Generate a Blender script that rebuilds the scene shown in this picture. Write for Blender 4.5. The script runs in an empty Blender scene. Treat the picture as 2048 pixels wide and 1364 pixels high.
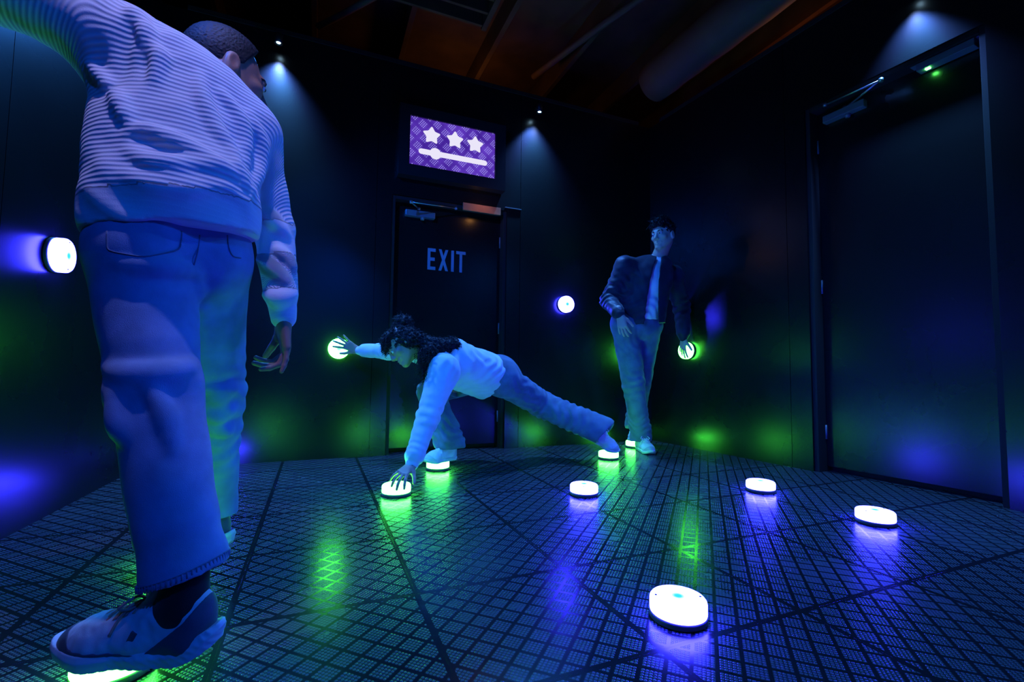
import bpy, math, random
import numpy as np
from mathutils import Vector, Matrix
random.seed(7); rng = np.random.default_rng(7)
scn = bpy.context.scene
COL = scn.collection
R = math.radians

# ------------------------------------------------------------ camera, view, world
CAM_H = .63; FPX = 934.0
_p, _r = R(3.51), R(.69)
_F = np.array([0, math.cos(_p), math.sin(_p)]); _R0 = np.array([1., 0, 0]); _U0 = np.array([0, -math.sin(_p), math.cos(_p)])
_R = _R0*math.cos(_r)+_U0*math.sin(_r); _U = -_R0*math.sin(_r)+_U0*math.cos(_r)
CO = np.array([0, 0, CAM_H])
cam_d = bpy.data.cameras.new('camera'); cam_d.sensor_width = 36; cam_d.lens = FPX/2048*36; cam_d.clip_start = .02
cam = bpy.data.objects.new('camera', cam_d); COL.objects.link(cam)
cam.matrix_world = Matrix(((_R[0], _U[0], -_F[0], CO[0]), (_R[1], _U[1], -_F[1], CO[1]), (_R[2], _U[2], -_F[2], CO[2]), (0, 0, 0, 1)))
scn.camera = cam
scn.view_settings.view_transform = 'Standard'; scn.view_settings.look = 'None'
scn.view_settings.gamma = 1; scn.view_settings.use_curve_mapping = False
scn.view_settings.exposure = 0.32
world = bpy.data.worlds.new('world'); scn.world = world; world.use_nodes = True
world.node_tree.nodes['Background'].inputs[0].default_value = (.05, .12, 1, 1)
world.node_tree.nodes['Background'].inputs[1].default_value = .0008
scn.cycles.max_bounces = 6; scn.cycles.glossy_bounces = 4; scn.cycles.diffuse_bounces = 3
scn.cycles.sample_clamp_indirect = 6
BLUE = (.03, .17, 1.0); GREEN = (.02, 1.0, .03); CYAN = (.08, .75, 1.0)

# ------------------------------------------------------------ place geometry helpers
def ray(x, y): return _F + (_R*(x-1024) - _U*(y-682))/FPX
def D(x, y, d): return CO + ray(x, y)*d
def G(x, y, z=0.):
    d = ray(x, y); return CO + d*((z-CAM_H)/d[2])
def wallpt(x, y, n, p0, off=0):
    d = ray(x, y); return CO + d*((n@(p0-CO)-off)/(n@d))
def proj(p):
    d = np.asarray(p)-CO; z = d@_F; return 1024+FPX*(d@_R)/z, 682-FPX*(d@_U)/z
def ik(a, c, l1, l2, x, y):
    a = np.array(a, float); c = np.array(c, float); v = c-a; d = np.linalg.norm(v)
    if d >= l1+l2: return a+v*l1/(l1+l2)
    n = v/d; t = (l1*l1-l2*l2+d*d)/(2*d); r = math.sqrt(max(l1*l1-t*t, 0))
    u = np.cross(n, [0, 0, 1.])
    if np.linalg.norm(u) < .1: u = np.cross(n, [0, 1., 0])
    u /= np.linalg.norm(u); w = np.cross(n, u)
    th = np.radians(np.arange(0, 360, 2))
    ps = [a+n*t+r*(math.cos(k)*u+math.sin(k)*w) for k in th]
    return min(ps, key=lambda q: (proj(q)[0]-x)**2+(proj(q)[1]-y)**2)
def unit(v): v = np.asarray(v, float); return v/np.linalg.norm(v)
def frame(f, u):   # columns X, Y(forward), Z(up)
    f = unit(f); u = np.asarray(u, float); u = unit(u-f*(u@f)); return np.stack([np.cross(f, u), f, u], 1)

# ------------------------------------------------------------ materials
def mat(name): m = bpy.data.materials.new(name); m.use_nodes = True; return m, m.node_tree, m.node_tree.nodes['Principled BSDF']
def simple(name, col, rough=.6, metal=0., bump=0., scale=200., spec=.5, var=0., sheen=0.):
    m, t, b = mat(name); N = t.nodes; L = t.links
    b.inputs['Base Color'].default_value = (*col, 1); b.inputs['Roughness'].default_value = rough
    b.inputs['Metallic'].default_value = metal; b.inputs['Specular IOR Level'].default_value = spec
    if sheen: b.inputs['Sheen Weight'].default_value = sheen
    if bump or var:
        tc = N.new('ShaderNodeTexCoord'); no = N.new('ShaderNodeTexNoise'); no.inputs['Scale'].default_value = scale; no.inputs['Detail'].default_value = 4
        L.new(tc.outputs['Object'], no.inputs['Vector'])
        if bump:
            bp = N.new('ShaderNodeBump'); bp.inputs['Strength'].default_value = bump; bp.inputs['Distance'].default_value = .002
            L.new(no.outputs['Fac'], bp.inputs['Height']); L.new(bp.outputs[0], b.inputs['Normal'])
        if var:
            n2 = N.new('ShaderNodeTexNoise'); n2.inputs['Scale'].default_value = scale*.06; n2.inputs['Detail'].default_value = 5
            L.new(tc.outputs['Object'], n2.inputs['Vector'])
            r = N.new('ShaderNodeValToRGB'); r.color_ramp.elements[0].position = .3; r.color_ramp.elements[1].position = .7
            r.color_ramp.elements[0].color = (*[c*(1-var) for c in col], 1); r.color_ramp.elements[1].color = (*[min(1, c*(1+var)) for c in col], 1)
            L.new(n2.outputs['Fac'], r.inputs[0]); L.new(r.outputs[0], b.inputs['Base Color'])
    return m
def mth(t, op, a, b=None, c=None):
    n = t.nodes.new('ShaderNodeMath'); n.operation = op
    for i, v in enumerate((a, b, c)):
        if v is None: continue
        if isinstance(v, (int, float)): n.inputs[i].default_value = v
        else: t.links.new(v, n.inputs[i])
    return n.outputs[0]

def wall_material():
    m, t, b = mat('black painted board'); N = t.nodes; L = t.links
    tc = N.new('ShaderNodeTexCoord')
    mp = N.new('ShaderNodeMapping'); mp.inputs['Scale'].default_value = (40, 40, 5); L.new(tc.outputs['Object'], mp.inputs[0])
    no = N.new('ShaderNodeTexNoise'); no.inputs['Scale'].default_value = 3; no.inputs['Detail'].default_value = 8; L.new(mp.outputs[0], no.inputs[0])
    n2 = N.new('ShaderNodeTexNoise'); n2.inputs['Scale'].default_value = 2.2; n2.inputs['Detail'].default_value = 6; L.new(tc.outputs['Object'], n2.inputs[0])
    # thin scratches
    mp3 = N.new('ShaderNodeMapping'); mp3.inputs['Scale'].default_value = (9, 9, 1.6); mp3.inputs['Rotation'].default_value = (.2, .3, .3); L.new(tc.outputs['Object'], mp3.inputs[0])
    vo = N.new('ShaderNodeTexVoronoi'); vo.feature = 'DISTANCE_TO_EDGE'; vo.inputs['Scale'].default_value = 2.5; L.new(mp3.outputs[0], vo.inputs[0])
    scr = mth(t, 'LESS_THAN', vo.outputs['Distance'], .0022)
    gate = mth(t, 'GREATER_THAN', n2.outputs['Fac'], .55)
    scr = mth(t, 'MULTIPLY', scr, gate)
    mix = N.new('ShaderNodeMix'); mix.data_type = 'RGBA'; mix.inputs['A'].default_value = (.0055, .0055, .006, 1); mix.inputs['B'].default_value = (.016, .016, .017, 1)
    L.new(scr, mix.inputs['Factor']); L.new(mix.outputs['Result'], b.inputs['Base Color'])
    rr = N.new('ShaderNodeMapRange'); rr.inputs['To Min'].default_value = .25; rr.inputs['To Max'].default_value = .30
    L.new(n2.outputs['Fac'], rr.inputs['Value']); L.new(rr.outputs[0], b.inputs['Roughness'])
    bp = N.new('ShaderNodeBump'); bp.inputs['Strength'].default_value = .10; bp.inputs['Distance'].default_value = .001
    L.new(no.outputs['Fac'], bp.inputs['Height']); L.new(bp.outputs[0], b.inputs['Normal'])
    b.inputs['Specular IOR Level'].default_value = .5
    return m
M_WALL = wall_material()

YAW = R(22.7)
def floor_material():
    m, t, b = mat('dotted anti slip tile'); N = t.nodes; L = t.links
    tc = N.new('ShaderNodeTexCoord')
    def rot(a):
        mp = N.new('ShaderNodeMapping'); mp.vector_type = 'POINT'; mp.inputs['Rotation'].default_value = (0, 0, -a); L.new(tc.outputs['Object'], mp.inputs[0])
        s = N.new('ShaderNodeSeparateXYZ'); L.new(mp.outputs[0], s.inputs[0]); return s.outputs[0], s.outputs[1]
    u, v = rot(YAW); a, c = rot(YAW+R(45))
    P = .0515
    def cell(x, off=0.):  # 0..1 in each square
        return mth(t, 'FRACT', mth(t, 'DIVIDE', mth(t, 'ADD', x, 50*P+off), P))
    ca, cc = cell(a, .013), cell(c, .020)
    ins = .84
    def inside(q): return mth(t, 'LESS_THAN', mth(t, 'ABSOLUTE', mth(t, 'SUBTRACT', q, .5)), ins/2)
    sq = mth(t, 'MULTIPLY', inside(ca), inside(cc))
    def dotc(q):  # centred coordinate within a dot, -1..1
        return mth(t, 'MULTIPLY', mth(t, 'SUBTRACT', mth(t, 'FRACT', mth(t, 'MULTIPLY', mth(t, 'ADD', mth(t, 'SUBTRACT', q, .5), ins/2), 5/ins)), .5), 2)
    da, dc = dotc(ca), dotc(cc)
    r2 = mth(t, 'ADD', mth(t, 'MULTIPLY', da, da), mth(t, 'MULTIPLY', dc, dc))
    dot = mth(t, 'MAXIMUM', mth(t, 'SUBTRACT', .62, r2), 0.0)
    dot = mth(t, 'MINIMUM', dot, .30)
    def seam(x, off, w):
        q = mth(t, 'FRACT', mth(t, 'DIVIDE', mth(t, 'ADD', x, 20*.4635-off), .4635))
        q = mth(t, 'MINIMUM', q, mth(t, 'SUBTRACT', 1, q))
        return mth(t, 'LESS_THAN', q, w/.4635)
    sm = mth(t, 'MAXIMUM', seam(u, .282, .0085), seam(v, .881, .0085))
    gap = mth(t, 'MAXIMUM', seam(u, .282, .0011), seam(v, .881, .0011))
    nsm = mth(t, 'SUBTRACT', 1, sm)
    dm = mth(t, 'MULTIPLY', sq, nsm)
    hgt = mth(t, 'SUBTRACT', mth(t, 'MULTIPLY', dot, dm), mth(t, 'MULTIPLY', gap, .6))
    nz = N.new('ShaderNodeTexNoise'); nz.inputs['Scale'].default_value = 9; nz.inputs['Detail'].default_value = 3; L.new(tc.outputs['Object'], nz.inputs[0])
    hgt = mth(t, 'ADD', hgt, mth(t, 'MULTIPLY', nz.outputs['Fac'], .5))
    bp = N.new('ShaderNodeBump'); bp.inputs['Strength'].default_value = 1.0; bp.inputs['Distance'].default_value = .0022
    L.new(hgt, bp.inputs['Height']); L.new(bp.outputs[0], b.inputs['Normal'])
    mix = N.new('ShaderNodeMix'); mix.data_type = 'RGBA'; mix.inputs['A'].default_value = (.008, .009, .012, 1); mix.inputs['B'].default_value = (.085, .095, .12, 1)
    L.new(mth(t, 'ADD', mth(t, 'MULTIPLY', mth(t, 'GREATER_THAN', dot, .02), mth(t, 'MULTIPLY', dm, .92)), mth(t, 'MULTIPLY', dm, .08)), mix.inputs['Factor']); L.new(mix.outputs['Result'], b.inputs['Base Color'])
    n3 = N.new('ShaderNodeTexNoise'); n3.inputs['Scale'].default_value = 3; n3.inputs['Detail'].default_value = 6; L.new(tc.outputs['Object'], n3.inputs[0])
    rg = N.new('ShaderNodeMapRange'); rg.inputs['To Min'].default_value = .13; rg.inputs['To Max'].default_value = .26
    L.new(n3.outputs['Fac'], rg.inputs['Value'])
    L.new(mth(t, 'ADD', rg.outputs[0], mth(t, 'MULTIPLY', dm, .07)), b.inputs['Roughness'])
    return m
M_FLOOR = floor_material()
M_BLACK = simple('satin black', (.012, .012, .013), .35, bump=.1)
M_BLACKM = simple('matt black', (.006, .006, .006), .8)
M_STEEL = simple('painted grey steel', (.22, .24, .27), .38, .4, bump=.05)
M_STEEL2 = simple('brushed steel', (.5, .52, .55), .3, .9)
M_WOOD = simple('raw brown timber', (.30, .13, .05), .75, bump=.3, scale=90, var=.3)
M_RAFTER = simple('dark brown timber', (.10, .045, .02), .8, bump=.3, scale=60, var=.4)
M_LETTER = simple('pale blue stencil paint', (.20, .30, .42), .6, bump=.1)
M_PLASTIC = simple('dark plastic housing', (.10, .10, .11), .4)

def emis(name, col, s):
    m, t, b = mat(name); b.inputs['Base Color'].default_value = (0, 0, 0, 1)
    b.inputs['Emission Color'].default_value = (*col, 1); b.inputs['Emission Strength'].default_value = s; return m
def lens_material(name, lit, mid):
    m, t, b = mat(name); N = t.nodes; L = t.links
    tc = N.new('ShaderNodeTexCoord'); s = N.new('ShaderNodeSeparateXYZ'); L.new(tc.outputs['Object'], s.inputs[0])
    r = mth(t, 'SQRT', mth(t, 'ADD', mth(t, 'MULTIPLY', s.outputs[0], s.outputs[0]), mth(t, 'MULTIPLY', mth(t, 'MULTIPLY', s.outputs[1], s.outputs[1]), 1.0)))
    mr = N.new('ShaderNodeMapRange'); mr.interpolation_type = 'SMOOTHSTEP'; mr.inputs['From Min'].default_value = .006; mr.inputs['From Max'].default_value = .030
    L.new(r, mr.inputs['Value'])
    mix = N.new('ShaderNodeMix'); mix.data_type = 'RGBA'; mix.inputs['A'].default_value = (*mid, 1); mix.inputs['B'].default_value = (*lit, 1)
    L.new(mr.outputs[0], mix.inputs['Factor']); L.new(mix.outputs['Result'], b.inputs['Emission Color'])
    b.inputs['Emission Strength'].default_value = 1; b.inputs['Base Color'].default_value = (.5, .5, .5, 1); b.inputs['Roughness'].default_value = .4
    return m
M_LENS_B = lens_material('lit blue lens', (2.2, 2.0, 80.0), (.02, .55, .50))
M_LENS_G = lens_material('lit green lens', (2.0, 32.0, 2.2), (.30, 6, .5))

# ------------------------------------------------------------ object helpers
def link(name, me, parent=None, m=None, smooth=False):
    o = bpy.data.objects.new(name, me); COL.objects.link(o)
    if m is not None:
        for x in (m if isinstance(m, (list, tuple)) else [m]): me.materials.append(x)
    if smooth: me.polygons.foreach_set('use_smooth', [True]*len(me.polygons))
    if parent is not None: o.parent = parent
    return o
def tag(o, label=None, cat=None, group=None, kind=None):
    if label: o['label'] = label
    if cat: o['category'] = cat
    if group: o['group'] = group
    if kind: o['kind'] = kind
    return o
def empty(name, loc=(0, 0, 0), rot=None):
    o = bpy.data.objects.new(name, None); COL.objects.link(o); o.empty_display_size = .05
    if rot is not None: o.matrix_world = Matrix.Translation(Vector(loc)) @ rot.to_4x4()
    else: o.location = loc
    return o
class MB:
    def __init__(s): s.v = []; s.f = []
    def add(s, vs, fs):
        n = len(s.v); s.v += [tuple(map(float, q)) for q in vs]; s.f += [tuple(i+n for i in f) for f in fs]; return s
    def box(s, c, h, M=None, bev=0.):
        """box of half size h at c, optional 3x3 M (columns = axes), chamfered by bev"""
        M = np.eye(3) if M is None else np.asarray(M); c = np.asarray(c, float); hx, hy, hz = h
        if bev <= 0:
            vs = [c+M@np.array([x*hx, y*hy, z*hz]) for x in (-1, 1) for y in (-1, 1) for z in (-1, 1)]
            return s.add(vs, [(0, 1, 3, 2), (4, 6, 7, 5), (0, 4, 5, 1), (2, 3, 7, 6), (0, 2, 6, 4), (1, 5, 7, 3)])
        import bmesh
        bm = bmesh.new(); bmesh.ops.create_cube(bm, size=2)
        for v in bm.verts: v.co = Vector((v.co.x*hx, v.co.y*hy, v.co.z*hz))
        bmesh.ops.bevel(bm, geom=bm.edges[:], offset=min(bev, .9*min(h)), segments=2, affect='EDGES', profile=.6)
        vs = [c+M@np.array(v.co) for v in bm.verts]; bm.verts.index_update(); fs = [tuple(v.index for v in f.verts) for f in bm.faces]; bm.free()
        return s.add(vs, fs)
    def lathe(s, prof, c=(0, 0, 0), M=None, seg=48, cap=True):
        M = np.eye(3) if M is None else np.asarray(M); c = np.asarray(c, float); n0 = len(s.v); k = len(prof)
        vs = [c+M@np.array([r*math.cos(a), r*math.sin(a), z]) for (r, z) in prof for a in [2*math.pi*i/seg for i in range(seg)]]
        fs = [(j*seg+i, j*seg+(i+1) % seg, (j+1)*seg+(i+1) % seg, (j+1)*seg+i) for j in range(k-1) for i in range(seg)]
        if cap: fs += [tuple(reversed(range(seg))), tuple((k-1)*seg+i for i in range(seg))]
        return s.add(vs, fs)
    def tube(s, pts, r, seg=6, flat=1., cap=True):
        pts = [np.asarray(p, float) for p in pts]; n = len(pts); rr = r if hasattr(r, '__len__') else [r]*n; vs = []; up = None
        for i, p in enumerate(pts):
            d = unit(pts[min(i+1, n-1)]-pts[max(i-1, 0)])
            if up is None: up = np.array([0, 0, 1.]) if abs(d[2]) < .9 else np.array([1., 0, 0])
            up = unit(up-d*(up@d)); sd = np.cross(d, up)
            vs += [p+rr[i]*(math.cos(a)*sd+math.sin(a)*up*flat) for a in [2*math.pi*k/seg for k in range(seg)]]
        fs = [(i*seg+k, i*seg+(k+1) % seg, (i+1)*seg+(k+1) % seg, (i+1)*seg+k) for i in range(n-1) for k in range(seg)]
        if cap: fs += [tuple(reversed(range(seg))), tuple((n-1)*seg+k for k in range(seg))]
        return s.add(vs, fs)
    def prism(s, poly, z0, z1, f=lambda x, y, z: (x, y, z)):
        n = len(poly); vs = [f(x, y, z0) for x, y in poly]+[f(x, y, z1) for x, y in poly]
        return s.add(vs, [tuple(reversed(range(n))), tuple(range(n, 2*n))]+[(i, (i+1) % n, n+(i+1) % n, n+i) for i in range(n)])
    def build(s, name, m, parent=None, smooth=False, origin=None):
        o0 = np.zeros(3) if origin is None else np.asarray(origin, float)
        me = bpy.data.meshes.new(name); me.from_pydata([tuple(np.array(v)-o0) for v in s.v], [], s.f); me.update()
        o = link(name, me, parent, m, smooth)
        if origin is not None and parent is None: o.location = o0
        return o
def catmull(pts, n=6):
    pts = [np.asarray(p, float) for p in pts]; P = [2*pts[0]-pts[1]]+pts+[2*pts[-1]-pts[-2]]; out = []
    for i in range(1, len(P)-2):
        for k in range(n):
            t = k/n; a, b, c, d = P[i-1:i+3]
            out.append(.5*((2*b)+(-a+c)*t+(2*a-5*b+4*c-d)*t*t+(-a+3*b-3*c+d)*t**3))
    return out+[pts[-1]]

# ------------------------------------------------------------ the room
A_B, A_R, A_L = R(22.5), R(27.0), R(21.1)
P_BR = G(1310, 884); P_back = G(1010, 897); P_right = G(2020, 1019); P_left = G(120, 1018)
dB = np.array([math.cos(A_B), math.sin(A_B), 0]); nB = np.array([-math.sin(A_B), math.cos(A_B), 0])      # n points out of the room
dR = np.array([math.sin(A_R), -math.cos(A_R), 0]); nR = np.array([math.cos(A_R), math.sin(A_R), 0])      # d runs towards the camera
dL = np.array([math.sin(A_L), -math.cos(A_L), 0]); nL = np.array([-math.cos(A_L), -math.sin(A_L), 0])
Z3 = np.array([0, 0, 1.])
def meet(p, d, q, e):
    A = np.array([[d[0], -e[0]], [d[1], -e[1]]]); t = np.linalg.solve(A, (q-p)[:2]); return p+d*t[0]
C_BR = meet(P_back, dB, P_right, dR); C_BL = meet(P_back, dB, P_left, dL)
C_FR = C_BR+dR*6.3; C_FL = C_BL+dL*5.2
HW = 2.95; TH = .10
uB = lambda p: float((p-C_BL)@dB); uR = lambda p: float((p-C_BR)@dR); uL = lambda p: float((p-C_BL)@dL)
LB = uB(C_BR)

def wall(name, p0, d, n, L, cuts, holes, H=HW):
    """panelled wall: boards between seam positions, holes = (u0,u1,z0,z1)"""
    M = np.stack([d, n, Z3], 1); mb = MB(); g = .0016
    us = sorted(set([0, L]+list(cuts)+[h for q in holes for h in q[:2]]))
    seams = set(cuts)
    for a, b in zip(us[:-1], us[1:]):
        ga = g if a in seams else 0; gb = g if b in seams else 0
        zs = [(0, H)]
        for (h0, h1, z0, z1) in holes:
            if a >= h0-1e-6 and b <= h1+1e-6: zs = [s for s in ((0, z0), (z1, H)) if s[1]-s[0] > .005]
        for z0, z1 in zs:
            mb.box(p0+d*((a+ga+b-gb)/2)+n*(TH/2)+Z3*(z0+z1)/2, ((b-gb-a-ga)/2, TH/2, (z1-z0)/2), M)
    # backing board closing the seams
    if seams:
        for s in seams: mb.box(p0+d*s+n*(.006+TH/2)+Z3*H/2 if not any(h[0] < s < h[1] for h in holes) else p0+d*s+n*(.006+TH/2)+Z3*(H+holes[0][3])/2, (.02, TH/2-.006, (H if not any(h[0] < s < h[1] for h in holes) else H-holes[0][3])/2-.001), M)
    o = mb.build(name, M_WALL); tag(o, kind='structure'); return o

# exit doorway in the back wall
e0 = uB(wallpt(774, 760, nB, P_back)); e1 = uB(wallpt(1010, 760, nB, P_back)); EZ = 1.935
sB = [uB(wallpt(741, 800, nB, P_back)), uB(wallpt(1039, 600, nB, P_back))]
wall('wall_back', C_BL, dB, nB, LB, sB, [(e0, e1, 0, EZ)])
r0 = uR(wallpt(1618, 600, nR, P_right)); r1 = uR(P_right); RZ = 2.40
sR = [uR(wallpt(1577, 600, nR, P_right))]
wall('wall_right', C_BR, dR, nR, 6.3, sR+[r1+.9, r1+2.12], [(r0, r1, 0, RZ)])
wall('wall_left', C_BL, dL, nL, 5.2, [uL(wallpt(4, 400, nL, P_left)), uL(wallpt(4, 400, nL, P_left))+1.22], [])
dF = unit(C_FR-C_FL); nF = np.array([dF[1], -dF[0], 0])
wall('wall_rear', C_FL, dF, nF, float(np.linalg.norm(C_FR-C_FL)), [1.22, 2.44, 3.66], [])

fl = MB(); e = .1
poly = [C_BL-dL*.25-dB*.12+nB*.05, C_BR+dB*.25+nB*.2, C_FR+dR*.15+nR*.2, C_FL+dL*.15+nL*.1]
fl.prism([(p[0], p[1]) for p in poly][::-1], -.06, 0.0)
tag(fl.build('floor', M_FLOOR), kind='structure')

def door(idx, p0, d, n, u0, u1, zt, rec, side):
    M = np.stack([d, n, Z3], 1)
    leaf = MB(); leaf.box(p0+d*(u0+u1)/2+n*(rec+.022)+Z3*((zt+.02)/2+.006), ((u1-u0)/2-.028, .022, (zt-.02)/2-.006), M, .003)
    root = leaf.build('door_%d' % idx, M_WALL); tag(root, kind='structure')
    fr = MB()
    for u in (u0+.014, u1-.014): fr.box(p0+d*u+n*.082+Z3*zt/2, (.0139, .068, zt/2), M, .002)
    fr.box(p0+d*(u0+u1)/2+n*.082+Z3*(zt-.014), ((u1-u0)/2-.029, .068, .0139), M, .002)
    fr.build('door_frame', M_BLACKM, root)
    # dark room behind the leaf closes the opening
    bk = MB(); bk.box(p0+d*(u0+u1)/2+n*.18+Z3*(zt/2), ((u1-u0)/2+.05, .02, zt/2), M); bk.build('door_backing', M_BLACKM, root)
    hs = MB()
    for z in (.25, zt*.5, zt-.25):
        hs.tube([p0+d*side+n*(rec-.004)+Z3*(z-.045), p0+d*side+n*(rec-.004)+Z3*(z+.045)], .006, 8)
    hs.build('door_hinge', M_STEEL, root, True)
    return root, M
ex, MBk = door(1, C_BL, dB, nB, e0, e1, EZ, .085, e1-.03)
rd, MRt = door(2, C_BR, dR, nR, r0, r1, RZ, .10, r0+.03)

# lettering on the exit door
q0 = wallpt(855, 519, nB, P_back, .0)+nB*.085; LU = uB(wallpt(931, 520, nB, P_back, -.085))-uB(wallpt(855, 519, nB, P_back, -.085))
LO = C_BL+dB*uB(wallpt(855, 519, nB, P_back, -.085))
zc0 = wallpt(857, 539, nB, P_back, -.085)[2]; zc1 = wallpt(857, 496, nB, P_back, -.085)[2]
Hh = zc1-zc0
lt = MB(); lw = LU*.205; st = LU*.072
def LP(x, y, z): q = LO+dB*x+Z3*(zc0+y)+nB*(.085-z); return tuple(q)
def rect(x0, y0, x1, y1): lt.prism([(x0, y0), (x1, y0), (x1, y1), (x0, y1)], .0001, .0012, LP)
X = 0
rect(X, 0, X+st, Hh); rect(X+st, 0, X+lw, Hh*.15); rect(X+st, Hh*.425, X+lw*.9, Hh*.575); rect(X+st, Hh*.85, X+lw, Hh)
X = LU*.285; xw = LU*.25
lt.prism([(X, 0), (X+st, 0), (X+xw/2+st*.5, Hh*.5), (X+xw, Hh), (X+xw-st, Hh), (X+xw/2-st*.5, Hh*.5)], .0001, .0012, LP)
lt.prism([(X+xw, 0), (X+xw-st, 0), (X+xw/2-st*.5, Hh*.5), (X, Hh), (X+st, Hh), (X+xw/2+st*.5, Hh*.5)], .0001, .0014, LP)
X = LU*.615; rect(X, 0, X+st, Hh)
X = LU*.745; rect(X, Hh*.86, LU, Hh); rect(X+(LU-X-st)/2, 0, X+(LU+0-X+st)/2, Hh*.86)
lt.build('exit_lettering', M_LETTER, ex)

# bare timber strip over the exit door, seam ledge beside it
tm = MB(); ta, tb = uB(wallpt(925, 412, nB, P_back)), uB(wallpt(1000, 425, nB, P_back)); tz = wallpt(960, 418, nB, P_back)[2]
tm.box(C_BL+dB*(ta+tb)/2-nB*.009+Z3*(tz-.002), ((tb-ta)/2, .009, .030), MBk, .002)
tag(tm.build('trim_1', M_WOOD), kind='structure')
tm = MB(); ua, ub = uB(wallpt(1010, 415, nB, P_back)), uB(wallpt(1042, 420, nB, P_back)); tz2 = wallpt(1025, 417, nB, P_back)[2]
tm.box(C_BL+dB*(ua+ub)/2-nB*.004+Z3*tz2, ((ub-ua)/2, .004, .003), MBk)
tag(tm.build('trim_2', M_STEEL), kind='structure')
# top caps along the walls
for i, (p, d, n, L) in enumerate(((C_BL, dB, nB, LB), (C_BR, dR, nR, 6.3), (C_BL, dL, nL, 5.2))):
    c = MB(); c.box(p+d*L/2+n*.045+Z3*(HW+.0175), (L/2-.13, .05, .017), np.stack([d, n, Z3], 1), .003)
    tag(c.build('trim_%d' % (3+i), M_BLACKM), kind='structure')

# ------------------------------------------------------------ ceiling above the open walls
CZ = 3.75
ce = MB(); cc_ = (C_BL+C_BR+C_FL+C_FR)/4
ce.box(cc_+Z3*(CZ+.05), (6, 6.5, .05), np.stack([dB, nB, Z3], 1)); tag(ce.build('ceiling', M_RAFTER), kind='structure')
MJ = np.stack([dB, nB, Z3], 1)
for i in range(9):
    j = MB(); j.box(cc_+dB*(-3.4+i*.75)+nB*.6+Z3*(CZ-.11), (.022, 4.2, .11), MJ, .003)
    tag(j.build('trim_%d' % (6+i), M_RAFTER), kind='structure')
def duct(pts, r, name, m, label, cat):
    b = MB(); pts = catmull(pts, 8); rr = [r*(1+.035*(i % 2)) for i in range(len(pts))]; b.tube(pts, rr, 24)
    o = b.build(name, m, None, True, origin=pts[0]); tag(o, label, cat); return o
M_DUCT = simple('brown wrapped duct', (.16, .08, .045), .7, bump=.6, scale=25, var=.5)
dk = wallpt(1480, 110, nR, P_right)+nR*.15
duct([C_BR+dR*.15-nR*.10+Z3*3.28, C_BR+dR*1.4-nR*.12+Z3*3.32, C_BR+dR*3.2-nR*.15+Z3*3.35], .17, 'air_duct', M_DUCT, 'brown wrapped air duct running under the dark ceiling above the right wall', 'duct')
duct([C_BR-dB*1.0+nB*.5+Z3*3.5, C_BR-dB*.7-nB*.7+Z3*3.46, C_BR-dB*.2-nB*2.0+Z3*3.45], .028, 'conduit_pipe', M_DUCT, 'thin brown conduit pipe bent under the dark ceiling near the far corner', 'pipe')
duct([C_BL+dB*.9+nB*.5+Z3*3.42, C_BL+dB*1.8-nB*.4+Z3*3.52, C_BL+dB*3.0-nB*.9+Z3*3.50], .024, 'conduit_pipe', M_DUCT, 'thin brown conduit pipe crossing the timber joists above the wall screen', 'pipe')
g = MB()
for k in range(5): g.box(C_BL+dB*(1.55+.0*k)+nB*(-.15-.14*k)+Z3*3.38, (.55, .012, .05), MJ, .002)
for s in (-.57, .57): g.box(C_BL+dB*(1.55+s)-nB*.43+Z3*3.38, (.02, .31, .06), MJ, .002)
tag(g.build('ceiling_grille', M_RAFTER), 'brown slatted timber frame hanging below the ceiling joists, above the exit door', 'ceiling frame')
# unseen warm fill lights, added above the walls to tint the ceiling timber
def point_light(name, loc, col, w, r=.05, typ='POINT', parent=None):
    l = bpy.data.lights.new(name, typ); l.color = col; l.energy = w
    if typ != 'AREA': l.shadow_soft_size = r
    o = bpy.data.objects.new(name, l); COL.objects.link(o); o.location = loc
    if parent is not None: o.parent = parent
    return o
point_light('warm_fill_light', C_BR+dR*1.1+nR*.55+Z3*3.1, (1, .35, .12), 1.6, .08)
point_light('warm_fill_light', C_BL+dB*2.2+nB*.75+Z3*3.05, (1, .45, .15), 1.8, .08)

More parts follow.
